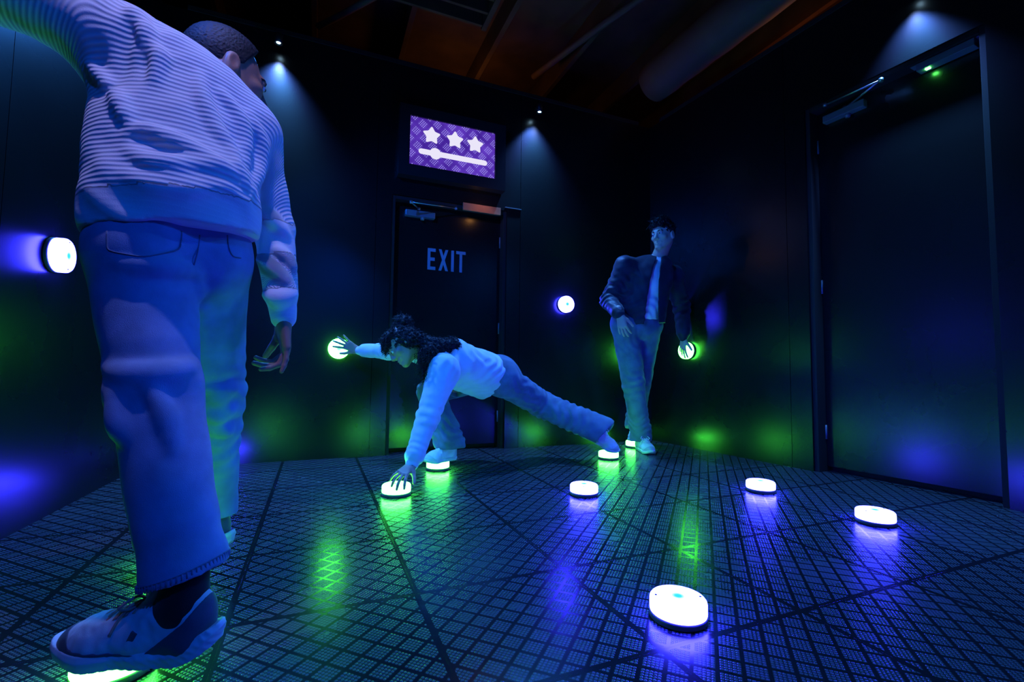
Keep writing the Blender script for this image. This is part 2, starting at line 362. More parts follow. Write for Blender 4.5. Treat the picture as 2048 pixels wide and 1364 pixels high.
# ------------------------------------------------------------ spotlights
def aim(o, loc, tgt):
    d = Vector(tuple(np.asarray(tgt)-np.asarray(loc))).normalized(); o.rotation_mode = 'QUATERNION'; o.rotation_quaternion = d.to_track_quat('-Z', 'Y')
M_LED = emis('spotlight lens', (.55, .95, 1.3), 14)
def spotlight(pos, n, tgt, label, beams, group='small spotlights along the wall tops'):
    """pos = lens centre; n = direction into the wall; beams = (offset, colour, watts, cone deg, blend)"""
    pos = np.asarray(pos, float); root = empty('spotlight', pos); tag(root, label, 'spotlight', group)
    dv = unit(np.asarray(tgt)-pos); M = frame(dv, n); M = np.stack([M[:, 0], np.cross(-dv, M[:, 0]), -dv], 1)
    b = MB(); b.lathe([(.0, .07), (.020, .07), (.026, .062), (.027, 0), (.024, 0), (.023, .006), (0, .006)], (0, 0, 0), M, 28, False); b.build('housing', M_BLACK, root, True)
    l = MB(); l.lathe([(.001, .0052), (.010, .0044), (.0125, .005)], (0, 0, 0), M, 24); l.build('lens', M_LED, root, True)
    br = MB(); br.tube([dv*-.06, dv*-.06+n*.05+Z3*.02, n*.105+Z3*.06], .006, 8); br.build('bracket', M_BLACK, root, True)
    for off, col, w, cone, blend, *room in beams:
        L = bpy.data.lights.new('spot_beam', 'SPOT'); L.color = col; L.energy = w; L.spot_size = R(cone); L.spot_blend = blend; L.shadow_soft_size = .02
        o = bpy.data.objects.new('spot_beam', L); COL.objects.link(o); o.parent = root; o.location = tuple(M@np.array([off, 0, -.008])); aim(o, (0, 0, 0), dv if not room else unit(dv+np.asarray(n)*room[0]))
    return root
S1 = wallpt(557, 87, nB, P_back, .09); S2 = wallpt(1079, 225, nB, P_back, .09); S3 = wallpt(1809, -14, nR, P_right, .09)
def wash(w): return [(-.01, (.10, .25, 1), w*1.9, 86, 1), (.01, (.02, .55, .60), w*.6, 60, 1), (0, (.03, .22, .85), w*2.4, 88, 1, -.62), (0, (.30, .45, 1), w*.30, 30, 1, .62)]
spotlight(S1, nB, S1+nB*.07-Z3*1.5, 'small bright spotlight at the wall top left of the wall screen', wash(110))
spotlight(S2, nB, S2+nB*.07-Z3*1.5, 'small bright spotlight at the wall top just right of the wall screen', wash(85))
spotlight(S3, nR, S3+nR*.05-Z3*1.5, 'bright spotlight over the door with the green indicator, cut by the top edge', wash(80))
# unseen spotlights added beside and behind the camera as blue key and fill
for p, n, t, lab, be in (
    (C_BL+dL*2.4+Z3*2.85, nL, np.array([.30, 3.3, .8]), 'added blue key spotlight, unseen on the left wall beside the camera', [(0, (.004, .13, 1), 260, 74, .8)]),
    ((C_FL+C_FR)/2-dF*.6+Z3*2.85, nF, np.array([-.85, 1.1, .75]), 'added blue fill spotlight, unseen on the rear wall behind the camera', [(0, (.002, .09, 1), 165, 42, .6)]),
    (C_BR+dR*5.2+Z3*2.85, nR, np.array([1.0, 1.3, .0]), 'added blue fill spotlight, unseen on the right wall behind the camera', [(0, (.01, .17, .9), 110, 70, .9)]),
):
    spotlight(p-n*.09, n, t, lab, be)

hang = np.array([-.62, .74, 2.93])
spotlight(hang, Z3*6, np.array([-.80, 1.16, 1.35]), 'white spotlight hanging from the joists above the man in the ribbed sweater', [(-.035, (1, .10, .35), 11, 25, .3), (0, (.12, .5, .75), 26, 25, .3), (.035, (.32, .32, 1), 60, 25, .3)])

# ------------------------------------------------------------ glowing push buttons
def button(pos, n, lit, label, group, spin=0.):
    """pos on the surface, n away from it"""
    n = unit(n); x = unit(np.cross([0, 1, 0] if abs(n[2]) > .9 else Z3, n)); y = np.cross(n, x)
    x2 = x*math.cos(spin)+y*math.sin(spin); y2 = np.cross(n, x2)
    rot = Matrix([[x2[i], y2[i], n[i]] for i in range(3)])
    root = empty('light_button', pos, rot); tag(root, label, 'light button', group)
    b = MB(); b.lathe([(.0, .0005), (.069, .0005), (.0715, .003), (.0715, .013), (.069, .0165), (0, .0165)], seg=64, cap=False); b.build('base', M_PLASTIC, root, True)
    prof = [(.0695, .0168), (.0705, .020), (.0705, .043), (.0695, .048), (.066, .0522), (.060, .0542), (.045, .0550), (.02, .0550), (.008, .0546), (.0005, .0545)]
    b = MB(); b.lathe(prof, seg=64); b.build('lens', lit, root, True)
    for s in (-1, 1):
        b = MB(); b.lathe([(.0032, .0535), (.0032, .0554), (.0018, .0554), (.0015, .0549), (.0002, .0549)], (s*.056, 0, 0), seg=14); b.build('screw', M_PLASTIC, root, True)
    return root
UP = np.array([0, 0, 1.]); gf = 'round light buttons on the floor'; gw = 'round light buttons on the walls'
def gp(x, y): p = G(x, y, .055); p[2] = 0; return p
B_FRONT = gp(1356, 1191)
button(B_FRONT, UP, M_LENS_B, 'white glowing floor button with blue halo, nearest the camera and largest in the photo', gf, R(-4))
button(gp(1750, 1019), UP, M_LENS_B, 'white glowing floor button with blue halo, closest to the right wall door', gf, R(20))
button(gp(1521, 961), UP, M_LENS_B, 'white glowing floor button with blue halo between the standing man and the right door', gf, R(160))
button(gp(428, 935), UP, M_LENS_B, 'blue glowing floor button hidden behind the far leg of the man in the ribbed sweater', gf, R(10))
button(gp(1168, 967), UP, M_LENS_B, 'white glowing floor button with blue halo alone in mid floor, right of the pressed hand', gf, R(80))
P_HAND = gp(793, 967); button(P_HAND, UP, M_LENS_G, 'green glowing floor button under the spread fingers of the crouching woman', gf, R(30))
P_BRF = gp(876, 921); button(P_BRF, UP, M_LENS_G, 'green glowing floor button under the bent-leg shoe of the woman', gf, R(0))
P_BLF = gp(1217, 902); button(P_BLF, UP, M_LENS_G, 'green glowing floor button under the outstretched toe of the woman', gf, R(0))
P_CF = gp(1269, 881); button(P_CF, UP, M_LENS_G, 'green glowing floor button under the rear foot of the standing man', gf, R(0))
P_ALF = gp(232, 1287); button(P_ALF, UP, M_LENS_G, 'green glowing floor button under the big trainer in the lower left', gf, R(0))
P_ARF = gp(345, 1082); button(P_ARF, UP, M_LENS_G, 'green glowing floor button under the far trainer of the man in the ribbed sweater', gf, R(0))
W_B = wallpt(1135, 608, nB, P_back, .055)+nB*.055; button(W_B, -nB, M_LENS_B, 'round blue glowing wall button right of the exit door', gw, R(90))
W_G = wallpt(678, 697, nB, P_back, .055)+nB*.055; button(W_G, -nB, M_LENS_G, 'green glowing wall button under the stretched hand of the woman', gw, R(70))
W_R = wallpt(1368, 701, nR, P_right, .055)+nR*.055; button(W_R, -nR, M_LENS_G, 'green glowing wall button under the hand of the standing man', gw, R(90))
W_L = wallpt(138, 512, nL, P_left, .055)+nL*.055; button(W_L, -nL, M_LENS_B, 'blue glowing wall button on the left wall beside the jeans pocket', gw, R(90))

# ------------------------------------------------------------ wall screen
def screen_mat():
    m, t, b = mat('lit purple screen'); N = t.nodes; L = t.links
    tc = N.new('ShaderNodeTexCoord')
    mp = N.new('ShaderNodeMapping'); mp.inputs['Rotation'].default_value = (0, 0, R(38)); mp.inputs['Scale'].default_value = (12.5, 12.5, 12.5); L.new(tc.outputs['Object'], mp.inputs[0])
    s = N.new('ShaderNodeSeparateXYZ'); L.new(mp.outputs[0], s.inputs[0])
    def fr(x, k=1.): return mth(t, 'FRACT', mth(t, 'ADD', mth(t, 'MULTIPLY', x, k), 50))
    bx, by = fr(s.outputs[0]), fr(s.outputs[1])
    ins = mth(t, 'MULTIPLY', mth(t, 'LESS_THAN', mth(t, 'ABSOLUTE', mth(t, 'SUBTRACT', bx, .5)), .38), mth(t, 'LESS_THAN', mth(t, 'ABSOLUTE', mth(t, 'SUBTRACT', by, .5)), .38))
    dx, dy = fr(s.outputs[0], 6), fr(s.outputs[1], 6)
    q = lambda v: mth(t, 'POWER', mth(t, 'SUBTRACT', v, .5), 2)
    dt = mth(t, 'LESS_THAN', mth(t, 'ADD', q(dx), q(dy)), .085)
    dt = mth(t, 'MULTIPLY', dt, ins)
    nz = N.new('ShaderNodeTexNoise'); nz.inputs['Scale'].default_value = 7; nz.inputs['Detail'].default_value = 3; L.new(tc.outputs['Object'], nz.inputs[0])
    f = mth(t, 'ADD', mth(t, 'MULTIPLY', dt, .85), mth(t, 'MULTIPLY', mth(t, 'SUBTRACT', nz.outputs['Fac'], .42), .9))
    rp = N.new('ShaderNodeValToRGB'); e = rp.color_ramp.elements; e[0].position = 0; e[0].color = (.055, .015, .30, 1); e[1].position = 1; e[1].color = (.40, .34, .95, 1)
    x = e.new(.35); x.color = (.13, .045, .55, 1)
    L.new(f, rp.inputs[0]); L.new(rp.outputs[0], b.inputs['Emission Color']); b.inputs['Emission Strength'].default_value = .85
    b.inputs['Base Color'].default_value = (.01, .01, .01, 1); b.inputs['Roughness'].default_value = .2
    return m
sTL, sTR, sBL, sBR = [wallpt(x, y, nB, P_back, .07) for x, y in ((822, 231), (990, 268), (821, 327), (989, 357))]
su0, su1 = uB(sTL), uB(sTR); sz0, sz1 = (sBL[2]+sBR[2])/2, (sTL[2]+sTR[2])/2
W_, H_ = su1-su0, sz1-sz0
fTL, fTR, fBL, fBR = [wallpt(x, y, nB, P_back, .075) for x, y in ((800, 226), (1012, 252), (799, 345), (1011, 383))]
fu0, fu1 = uB(fTL), uB(fTR); fz0, fz1 = (fBL[2]+fBR[2])/2-.002, max(fTL[2], fTR[2])
tv = empty('wall_screen', tuple(C_BL+dB*(su0+su1)/2-nB*.001+Z3*(sz0+sz1)/2), Matrix([[dB[i], Z3[i], -nB[i]] for i in range(3)]))
tag(tv, 'black boxed wall screen showing three white stars over a purple dotted picture', 'screen')
cx = (su0+su1)/2; cz = (sz0+sz1)/2
hb = MB(); xL, xR, zb, zt_ = fu0-cx, fu1-cx, fz0-cz, fz1-cz
for (a, b_, c, d_) in ((xL, -W_/2-.004, zb, zt_), (W_/2+.004, xR, zb, zt_), (-W_/2-.004, W_/2+.004, zb, -H_/2-.004), (-W_/2-.004, W_/2+.004, H_/2+.004, zt_)):
    hb.box(((a+b_)/2, (c+d_)/2, .0385), ((b_-a)/2, (d_-c)/2, .0375), None, .0)
hb.box((0, 0, .020), (W_/2+.004, H_/2+.004, .018))
hb.build('housing', M_BLACK, tv)
sc_ = MB(); sc_.box((0, 0, .054), (W_/2, H_/2, .015), None, .001); scr = sc_.build('display', screen_mat(), tv)
point_light('amber_fill_light', ((ta+tb)/2-cx, tz-cz+.01, .14), (1, .42, .10), .30, .02, 'POINT', tv)  # bodiless amber fill, added to warm the timber strip over the exit door
M_ICON = emis('white screen icon', (.66, .63, .76), 1.0)
def star(cx, cy, r):
    pts = []
    for i in range(10):
        a = math.pi/2+i*math.pi/5; rr = r if i % 2 == 0 else r*.56; pts.append(np.array([cx+rr*math.cos(a), cy+rr*math.sin(a)]))
    out = []
    for i in range(10):   # rounded tips
        p = pts[i]; a_ = pts[i-1]; c_ = pts[(i+1) % 10]; k = .35 if i % 2 == 0 else .15
        q0, q1 = p+(a_-p)*k, p+(c_-p)*k
        for t in (0, .25, .5, .75, 1): out.append(tuple((1-t)**2*q0+2*t*(1-t)*p+t*t*q1))
    return out
for i, (fx, fy) in enumerate(((-.262, .17), (.01, .175), (.255, .165))):
    s_ = MB(); s_.prism(star(fx*W_, fy*H_, .076), .0692, .0700); s_.build('star_icon', M_ICON, scr)
bar = MB()
def capsule2(x0, x1, y, r, n=12):
    return [(x1+r*math.cos(a), y+r*math.sin(a)) for a in np.linspace(-math.pi/2, math.pi/2, n)]+[(x0+r*math.cos(a), y+r*math.sin(a)) for a in np.linspace(math.pi/2, 3*math.pi/2, n)]
yb = -.20*H_
bar.prism(capsule2(-.375*W_, .375*W_, yb, .021), .0692, .0700, )
bar.build('slider_bar', M_ICON, scr)
kn = MB(); kn.prism([(-.215*W_+.044*math.cos(a), yb+.044*math.sin(a)) for a in np.linspace(0, 2*math.pi, 32, endpoint=False)], .0693, .0703); kn.build('slider_knob', M_ICON, scr)

# ------------------------------------------------------------ door closers and magnet
def closer(p0, d, n, rec, pa, pb, arm, label, sgn):
    """pa,pb body ends on the leaf plane; arm = list of points"""
    c = (pa+pb)/2; root = empty('door_closer', tuple(c)); tag(root, label, 'door closer', 'door closers')
    L = np.linalg.norm(pb-pa); M = np.stack([d, n, Z3], 1)
    b = MB(); b.box(-n*.024, (L/2, .0235, .024), M, .006); b.build('body', M_STEEL, root)
    b = MB(); b.lathe([(0.0005, -.012), (.014, -.012), (.017, 0), (.017, .008)], tuple(-n*.024-Z3*.030+d*L*.08), None, 20); b.build('spindle_cap', M_STEEL, root, True)
    b = MB()
    a = [q-c for q in arm]
    for q, w in zip(a[:-1], a[1:]):
        b.tube([q, w], .007, 8, .6)
    b.build('arm', M_STEEL2, root, True)
    for q in a:
        b = MB(); b.lathe([(.0005, -.010), (.012, -.010), (.012, .010), (.0005, .010)], tuple(q), None, 16, False)
        b.build('pivot', M_STEEL2, root, True)
rcs = .085; W1 = lambda x, y, o=0.: wallpt(x, y, nB, P_back, -rcs+o)
closer(C_BL, dB, nB, rcs, W1(809, 428), W1(868, 434), [W1(838, 418, .03), W1(822, 404, .16), W1(912, 417, .06)], 'grey door closer with folded arm above the exit lettering', 1)
W2 = lambda x, y, o=0.: wallpt(x, y, nR, P_right, -.10+o)
closer(C_BR, dR, nR, .10, W2(1653, 240), W2(1735, 212), [W2(1690, 216, .03), W2(1762, 160, .14), W2(1650, 210, .10)], 'grey-blue door closer with folded arm on the right wall door', 1)
mg = wallpt(1836, 138, nR, P_right, -.055); mg2 = wallpt(1953, 86, nR, P_right, -.055); c = (mg+mg2)/2
mroot = empty('door_magnet', tuple(c)); tag(mroot, 'long grey door magnet bar with green indicator light on the right wall door', 'door lock')
Lm = np.linalg.norm(mg2-mg)
b = MB(); b.box(nR*.004, (Lm/2, .030, .020), MRt, .003); b.box(nR*.010+Z3*.024, (Lm/2+.03, .024, .004), MRt, .001); b.build('housing', M_STEEL, mroot)
b = MB(); b.box(-Z3*.0215-dR*Lm*.32, (.010, .008, .0018), MRt); b.build('indicator_light', emis('green indicator', (.1, 1, .12), 60), mroot)

# ------------------------------------------------------------ distance field modelling: smooth blended solids turned into one mesh
class SDF:
    def __init__(s): s.ops = []; s.post = []
    def cone(s, a, b, r1, r2=None, k=.02, flat=None, sub=False):
        a = np.asarray(a, float); b = np.asarray(b, float); r2 = r1 if r2 is None else r2
        if flat is not None:
            n, fs = unit(flat[0]), flat[1]; S = np.eye(3)+(1/fs-1)*np.outer(n, n); sc = (1+fs)/2
        else: S = np.eye(3); sc = 1
        sa = S@a; ba = S@b-sa; L2 = max(ba@ba, 1e-9); ident = flat is None
        def f(X, Y, Z):
            if ident: px, py, pz = X-sa[0], Y-sa[1], Z-sa[2]
            else:
                px = S[0, 0]*X+S[0, 1]*Y+S[0, 2]*Z-sa[0]; py = S[1, 0]*X+S[1, 1]*Y+S[1, 2]*Z-sa[1]; pz = S[2, 0]*X+S[2, 1]*Y+S[2, 2]*Z-sa[2]
            t = np.clip((px*ba[0]+py*ba[1]+pz*ba[2])/L2, 0, 1)
            return (np.sqrt((px-t*ba[0])**2+(py-t*ba[1])**2+(pz-t*ba[2])**2)-(r1+(r2-r1)*t))*sc
        m = max(r1, r2); s.ops.append((f, np.minimum(a, b)-m, np.maximum(a, b)+m, k, sub)); return s
    def ell(s, c, r, M=None, k=.02, sub=False):
        c = np.asarray(c, float); r = np.asarray(r, float); M = np.eye(3) if M is None else np.asarray(M)
        def f(X, Y, Z):
            px, py, pz = X-c[0], Y-c[1], Z-c[2]
            q = [M[0, i]*px+M[1, i]*py+M[2, i]*pz for i in range(3)]
            k0 = np.sqrt(sum((q[i]/r[i])**2 for i in range(3))); k1 = np.sqrt(sum((q[i]/r[i]**2)**2 for i in range(3)))
            return k0*(k0-1)/np.maximum(k1, 1e-6)
        m = r.max(); s.ops.append((f, c-m, c+m, k, sub)); return s
    def fn(s, f, lo, hi, k=.0, sub=False): s.ops.append((f, np.asarray(lo, float), np.asarray(hi, float), k, sub)); return s
    def cut(s, p, n, rad=None):
        """remove the side n points to, optionally only within rad of p"""
        p = np.asarray(p, float); n = unit(n); big = rad or 5.
        def f(X, Y, Z):
            d = -((X-p[0])*n[0]+(Y-p[1])*n[1]+(Z-p[2])*n[2])
            if rad: d = np.maximum(d, np.sqrt((X-p[0])**2+(Y-p[1])**2+(Z-p[2])**2)-rad)
            return d
        s.ops.append((f, p-big, p+big, .0, True)); return s
    def fold(s, c, d, wl, amp, rad, warp=.35, ph=0.):
        """cloth creases: ridges of spacing wl running across direction d around c"""
        c = np.asarray(c, float); d = unit(d); e = unit(np.cross(d, [.31, .52, .79])); g = np.cross(d, e)
        def f(P, dist):
            q = P-c; w = np.exp(-(q**2).sum(1)/rad**2); t = q@d+warp*wl*np.sin((q@e)*1.5/wl+ph*1.7)+.3*warp*wl*np.sin((q@g)*2.1/wl+1.+ph)
            v = np.sin(2*np.pi*t/wl+ph); v = np.sign(v)*np.abs(v)**.8
            return dist-.75*amp*w*v
        s.post.append(f); return s
    def noise(s, amp, sc, seed=0):
        r = np.random.default_rng(seed); K = [(unit(r.normal(size=3))*r.uniform(.6, 1.6)/sc*2*np.pi, r.uniform(0, 6.28)) for _ in range(14)]
        def f(P, dist):
            v = sum(np.sin(P@k+p+1.5*np.sin(P@(k[[1, 2, 0]]*.6)+p)) for k, p in K)/len(K)**.5
            return dist-amp*v
        s.post.append(f); return s
    def ridges(s, lines, r=.016, k=.03, depth=.006):
        """raised cloth folds: each line is [(px, py), ...] laid on the present surface"""
        from mathutils.bvhtree import BVHTree
        v, f = s.mesh(.012); bv = BVHTree.FromPolygons([tuple(q) for q in v], [tuple(q) for q in f])
        for ln in lines:
            rr = r
            if isinstance(ln, tuple): ln, rr = ln
            P = []
            for x, y in [q[:2] for q in catmull([np.array([a, b, 0.]) for a, b in ln], 3)]:
                d = unit(ray(x, y)); h = bv.ray_cast(Vector(tuple(CO)), Vector(tuple(d)))
                if h[0] is not None: P.append(np.array(h[0])-np.array(h[1])*(rr-depth))
            n = len(P)
            for i in range(n-1):
                if np.linalg.norm(P[i+1]-P[i]) > .05: continue
                w = [max(.35, math.sin(math.pi*(j+.5)/n)) for j in (i, i+1)]
                s.cone(P[i], P[i+1], rr*w[0], rr*w[1], k)
        return s
    def mesh(s, vox, pad=.02, lo=None, hi=None):
        adds = [o for o in s.ops if not o[4]]
        if lo is None: lo = np.min([o[1] for o in adds], 0)-pad
        if hi is None: hi = np.max([o[2] for o in adds], 0)+pad
        n = np.ceil((hi-lo)/vox).astype(int)+1
        A = np.full(n, .08, np.float32)
        ax = [(lo[i]+vox*np.arange(n[i])).astype(np.float32) for i in range(3)]
        for f, l, h, k, sub in s.ops:
            m = k+3*vox+.004
            i0 = np.clip(np.floor((l-m-lo)/vox).astype(int), 0, n-1); i1 = np.clip(np.ceil((h+m-lo)/vox).astype(int)+1, 1, n)
            if (i1-i0 <= 0).any(): continue
            sl = tuple(slice(i0[i], i1[i]) for i in range(3))
            X, Y, Z = ax[0][sl[0]][:, None, None], ax[1][sl[1]][None, :, None], ax[2][sl[2]][None, None, :]
            d = f(X, Y, Z).astype(np.float32); cur = A[sl]
            if sub:
                d = -d
                r = np.maximum(cur, d)+(np.maximum(k-np.abs(cur-d), 0)**2*.25/k if k > 0 else 0)
            else: r = np.minimum(cur, d)-(np.maximum(k-np.abs(cur-d), 0)**2*.25/k if k > 0 else 0)
            A[sl] = r
        if s.post:
            idx = np.nonzero(np.abs(A) < .022); P = np.stack([ax[i][idx[i]] for i in range(3)], 1).astype(float); dd = A[idx].astype(float)
            for f in s.post: dd = f(P, dd)
            A[idx] = dd
        A[0] = A[-1] = .05; A[:, 0] = A[:, -1] = .05; A[:, :, 0] = A[:, :, -1] = .05
        neg = A < 0; c = neg[:-1, :-1, :-1].astype(np.int8)
        cnt = sum(neg[i:n[0]-1+i, j:n[1]-1+j, k:n[2]-1+k].astype(np.int8) for i in (0, 1) for j in (0, 1) for k in (0, 1))
        act = (cnt > 0) & (cnt < 8); I = np.stack(np.nonzero(act), 1); N = len(I)
        cid = np.full(act.shape, -1, np.int32); cid[tuple(I.T)] = np.arange(N)
        cor = [(i, j, k) for i in (0, 1) for j in (0, 1) for k in (0, 1)]
        V = {q: A[I[:, 0]+q[0], I[:, 1]+q[1], I[:, 2]+q[2]] for q in cor}
        acc = np.zeros((N, 3)); w = np.zeros(N)
        for q in cor:
            for a in range(3):
                if q[a] == 0:
                    r = list(q); r[a] = 1; r = tuple(r); va, vb = V[q], V[r]; m = (va < 0) != (vb < 0)
                    t = np.where(m, va/np.where(m, va-vb, 1), 0); p = np.tile(np.array(q, float), (N, 1)); p[:, a] += t
                    acc += p*m[:, None]; w += m
        verts = lo+vox*(I+acc/w[:, None]); faces = []
        for a in range(3):
            b, c_ = (a+1) % 3, (a+2) % 3
            s0 = [slice(None)]*3; s1 = [slice(None)]*3; s0[a] = slice(0, -1); s1[a] = slice(1, None)
            e0_, e1_ = neg[tuple(s0)], neg[tuple(s1)]; E = np.stack(np.nonzero(e0_ != e1_), 1)
            ok = (E[:, b] > 0) & (E[:, c_] > 0) & (E[:, b] < n[b]-1) & (E[:, c_] < n[c_]-1); E = E[ok]
            fl_ = e0_[tuple(E.T)]
            def cc(db, dc): q = E.copy(); q[:, b] -= db; q[:, c_] -= dc; return cid[tuple(q.T)]
            Q = np.stack([cc(1, 1), cc(0, 1), cc(0, 0), cc(1, 0)], 1); Q[~fl_] = Q[~fl_][:, ::-1]
            faces.append(Q)
        return verts, np.concatenate(faces)
def np_mesh(name, verts, faces, m, parent, origin=(0, 0, 0), attr=None):
    me = bpy.data.meshes.new(name); nf = len(faces)
    me.vertices.add(len(verts)); me.vertices.foreach_set('co', (verts-np.asarray(origin)).astype(np.float32).ravel())
    me.loops.add(nf*4); me.loops.foreach_set('vertex_index', faces.astype(np.int32).ravel())
    me.polygons.add(nf); me.polygons.foreach_set('loop_start', np.arange(nf, dtype=np.int32)*4)
    try: me.polygons.foreach_set('loop_total', np.full(nf, 4, np.int32))
    except Exception: pass
    me.polygons.foreach_set('use_smooth', np.ones(nf, bool)); me.update(calc_edges=True); me.validate()
    if attr is not None:
        at = me.attributes.new('rib', 'FLOAT', 'POINT'); at.data.foreach_set('value', attr.astype(np.float32))
    return link(name, me, parent, m)
def join_meshes(parts):
    vs, fs, o = [], [], 0
    for v, f in parts: vs.append(v); fs.append(f+o); o += len(v)
    return np.concatenate(vs), np.concatenate(fs)

# cloth, skin and hair materials
def fabric(name, col, weave=900., bump=.35, rough=.85, var=.12, sheen=.15):
    m = simple(name, col, rough, bump=bump, scale=weave, var=0, sheen=sheen, spec=.25)
    t = m.node_tree; N = t.nodes; L = t.links; b = N['Principled BSDF']; tc = N['Texture Coordinate']
    n2 = N.new('ShaderNodeTexNoise'); n2.inputs['Scale'].default_value = 14; n2.inputs['Detail'].default_value = 6; L.new(tc.outputs['Object'], n2.inputs['Vector'])
    r = N.new('ShaderNodeValToRGB'); r.color_ramp.elements[0].position = .3; r.color_ramp.elements[1].position = .7
    r.color_ramp.elements[0].color = (*[c*(1-var) for c in col], 1); r.color_ramp.elements[1].color = (*[min(1, c*(1+var)) for c in col], 1)
    L.new(n2.outputs['Fac'], r.inputs[0]); L.new(r.outputs[0], b.inputs['Base Color']); return m
def knit(name, col):
    m, t, b = mat(name); N = t.nodes; L = t.links; b.inputs['Roughness'].default_value = .9; b.inputs['Sheen Weight'].default_value = .2; b.inputs['Specular IOR Level'].default_value = .2
    at = N.new('ShaderNodeAttribute'); at.attribute_name = 'rib'
    s = mth(t, 'SINE', mth(t, 'MULTIPLY', at.outputs['Fac'], 2*math.pi/.0125)); s01 = mth(t, 'ADD', mth(t, 'MULTIPLY', s, .5), .5)
    # the hem and cuffs carry attribute values past 50: finer rib, nearly flat
    fine = mth(t, 'GREATER_THAN', at.outputs['Fac'], 50.)
    h = mth(t, 'MULTIPLY', s01, mth(t, 'SUBTRACT', 1, mth(t, 'MULTIPLY', fine, .93)))
    tc = N.new('ShaderNodeTexCoord'); no = N.new('ShaderNodeTexNoise'); no.inputs['Scale'].default_value = 420; L.new(tc.outputs['Object'], no.inputs[0])
    h2 = mth(t, 'ADD', h, mth(t, 'MULTIPLY', no.outputs['Fac'], .35))
    bp = N.new('ShaderNodeBump'); bp.inputs['Strength'].default_value = 1; bp.inputs['Distance'].default_value = .0014; L.new(h2, bp.inputs['Height']); L.new(bp.outputs[0], b.inputs['Normal'])
    mix = N.new('ShaderNodeMix'); mix.data_type = 'RGBA'; mix.inputs['A'].default_value = (*[c*.74 for c in col], 1); mix.inputs['B'].default_value = (*col, 1)
    L.new(mth(t, 'MAXIMUM', mth(t, 'MULTIPLY', fine, .8), s01), mix.inputs['Factor']); L.new(mix.outputs['Result'], b.inputs['Base Color']); return m
M_DENIM = fabric('mid blue denim', (.20, .30, .50), 700, .5, var=.18)
M_DENIM2 = fabric('washed denim', (.13, .18, .27), 700, .5, var=.22)
M_STITCH = fabric('denim stitching', (.13, .16, .25), 400)
M_KNIT = knit('ribbed cream knit', (.80, .79, .80))
M_HOODIE = fabric('pale cotton sweatshirt', (.72, .74, .78), 500, .3, var=.06)
M_TEE = fabric('white cotton', (.85, .86, .90), 500, .2, var=.03)
M_JACKET = fabric('dark navy jacket cloth', (.018, .022, .045), 300, .3, .5, var=.2)
M_SOCK = fabric('black sock', (.01, .01, .012), 500)
def skin(name, col): 
    m = simple(name, col, .5, bump=.15, scale=260, var=.0); b = m.node_tree.nodes['Principled BSDF']
    b.inputs['Subsurface Weight'].default_value = .12; b.inputs['Subsurface Radius'].default_value = (.8, .3, .15); b.inputs['Subsurface Scale'].default_value = .008; return m
M_SKIN_A = skin('brown skin', (.34, .17, .11)); M_SKIN_B = skin('light brown skin', (.46, .27, .19)); M_SKIN_C = skin('fair skin', (.62, .43, .34))
M_HAIR = simple('black hair', (.012, .010, .011), .62, spec=.35, bump=.5, scale=420); M_EYE = simple('white of the eye', (.7, .7, .7), .2); M_IRIS = simple('dark iris', (.02, .012, .01), .15)
M_LIP = simple('lips', (.40, .16, .14), .4); M_TEETH = simple('teeth', (.75, .74, .70), .3)

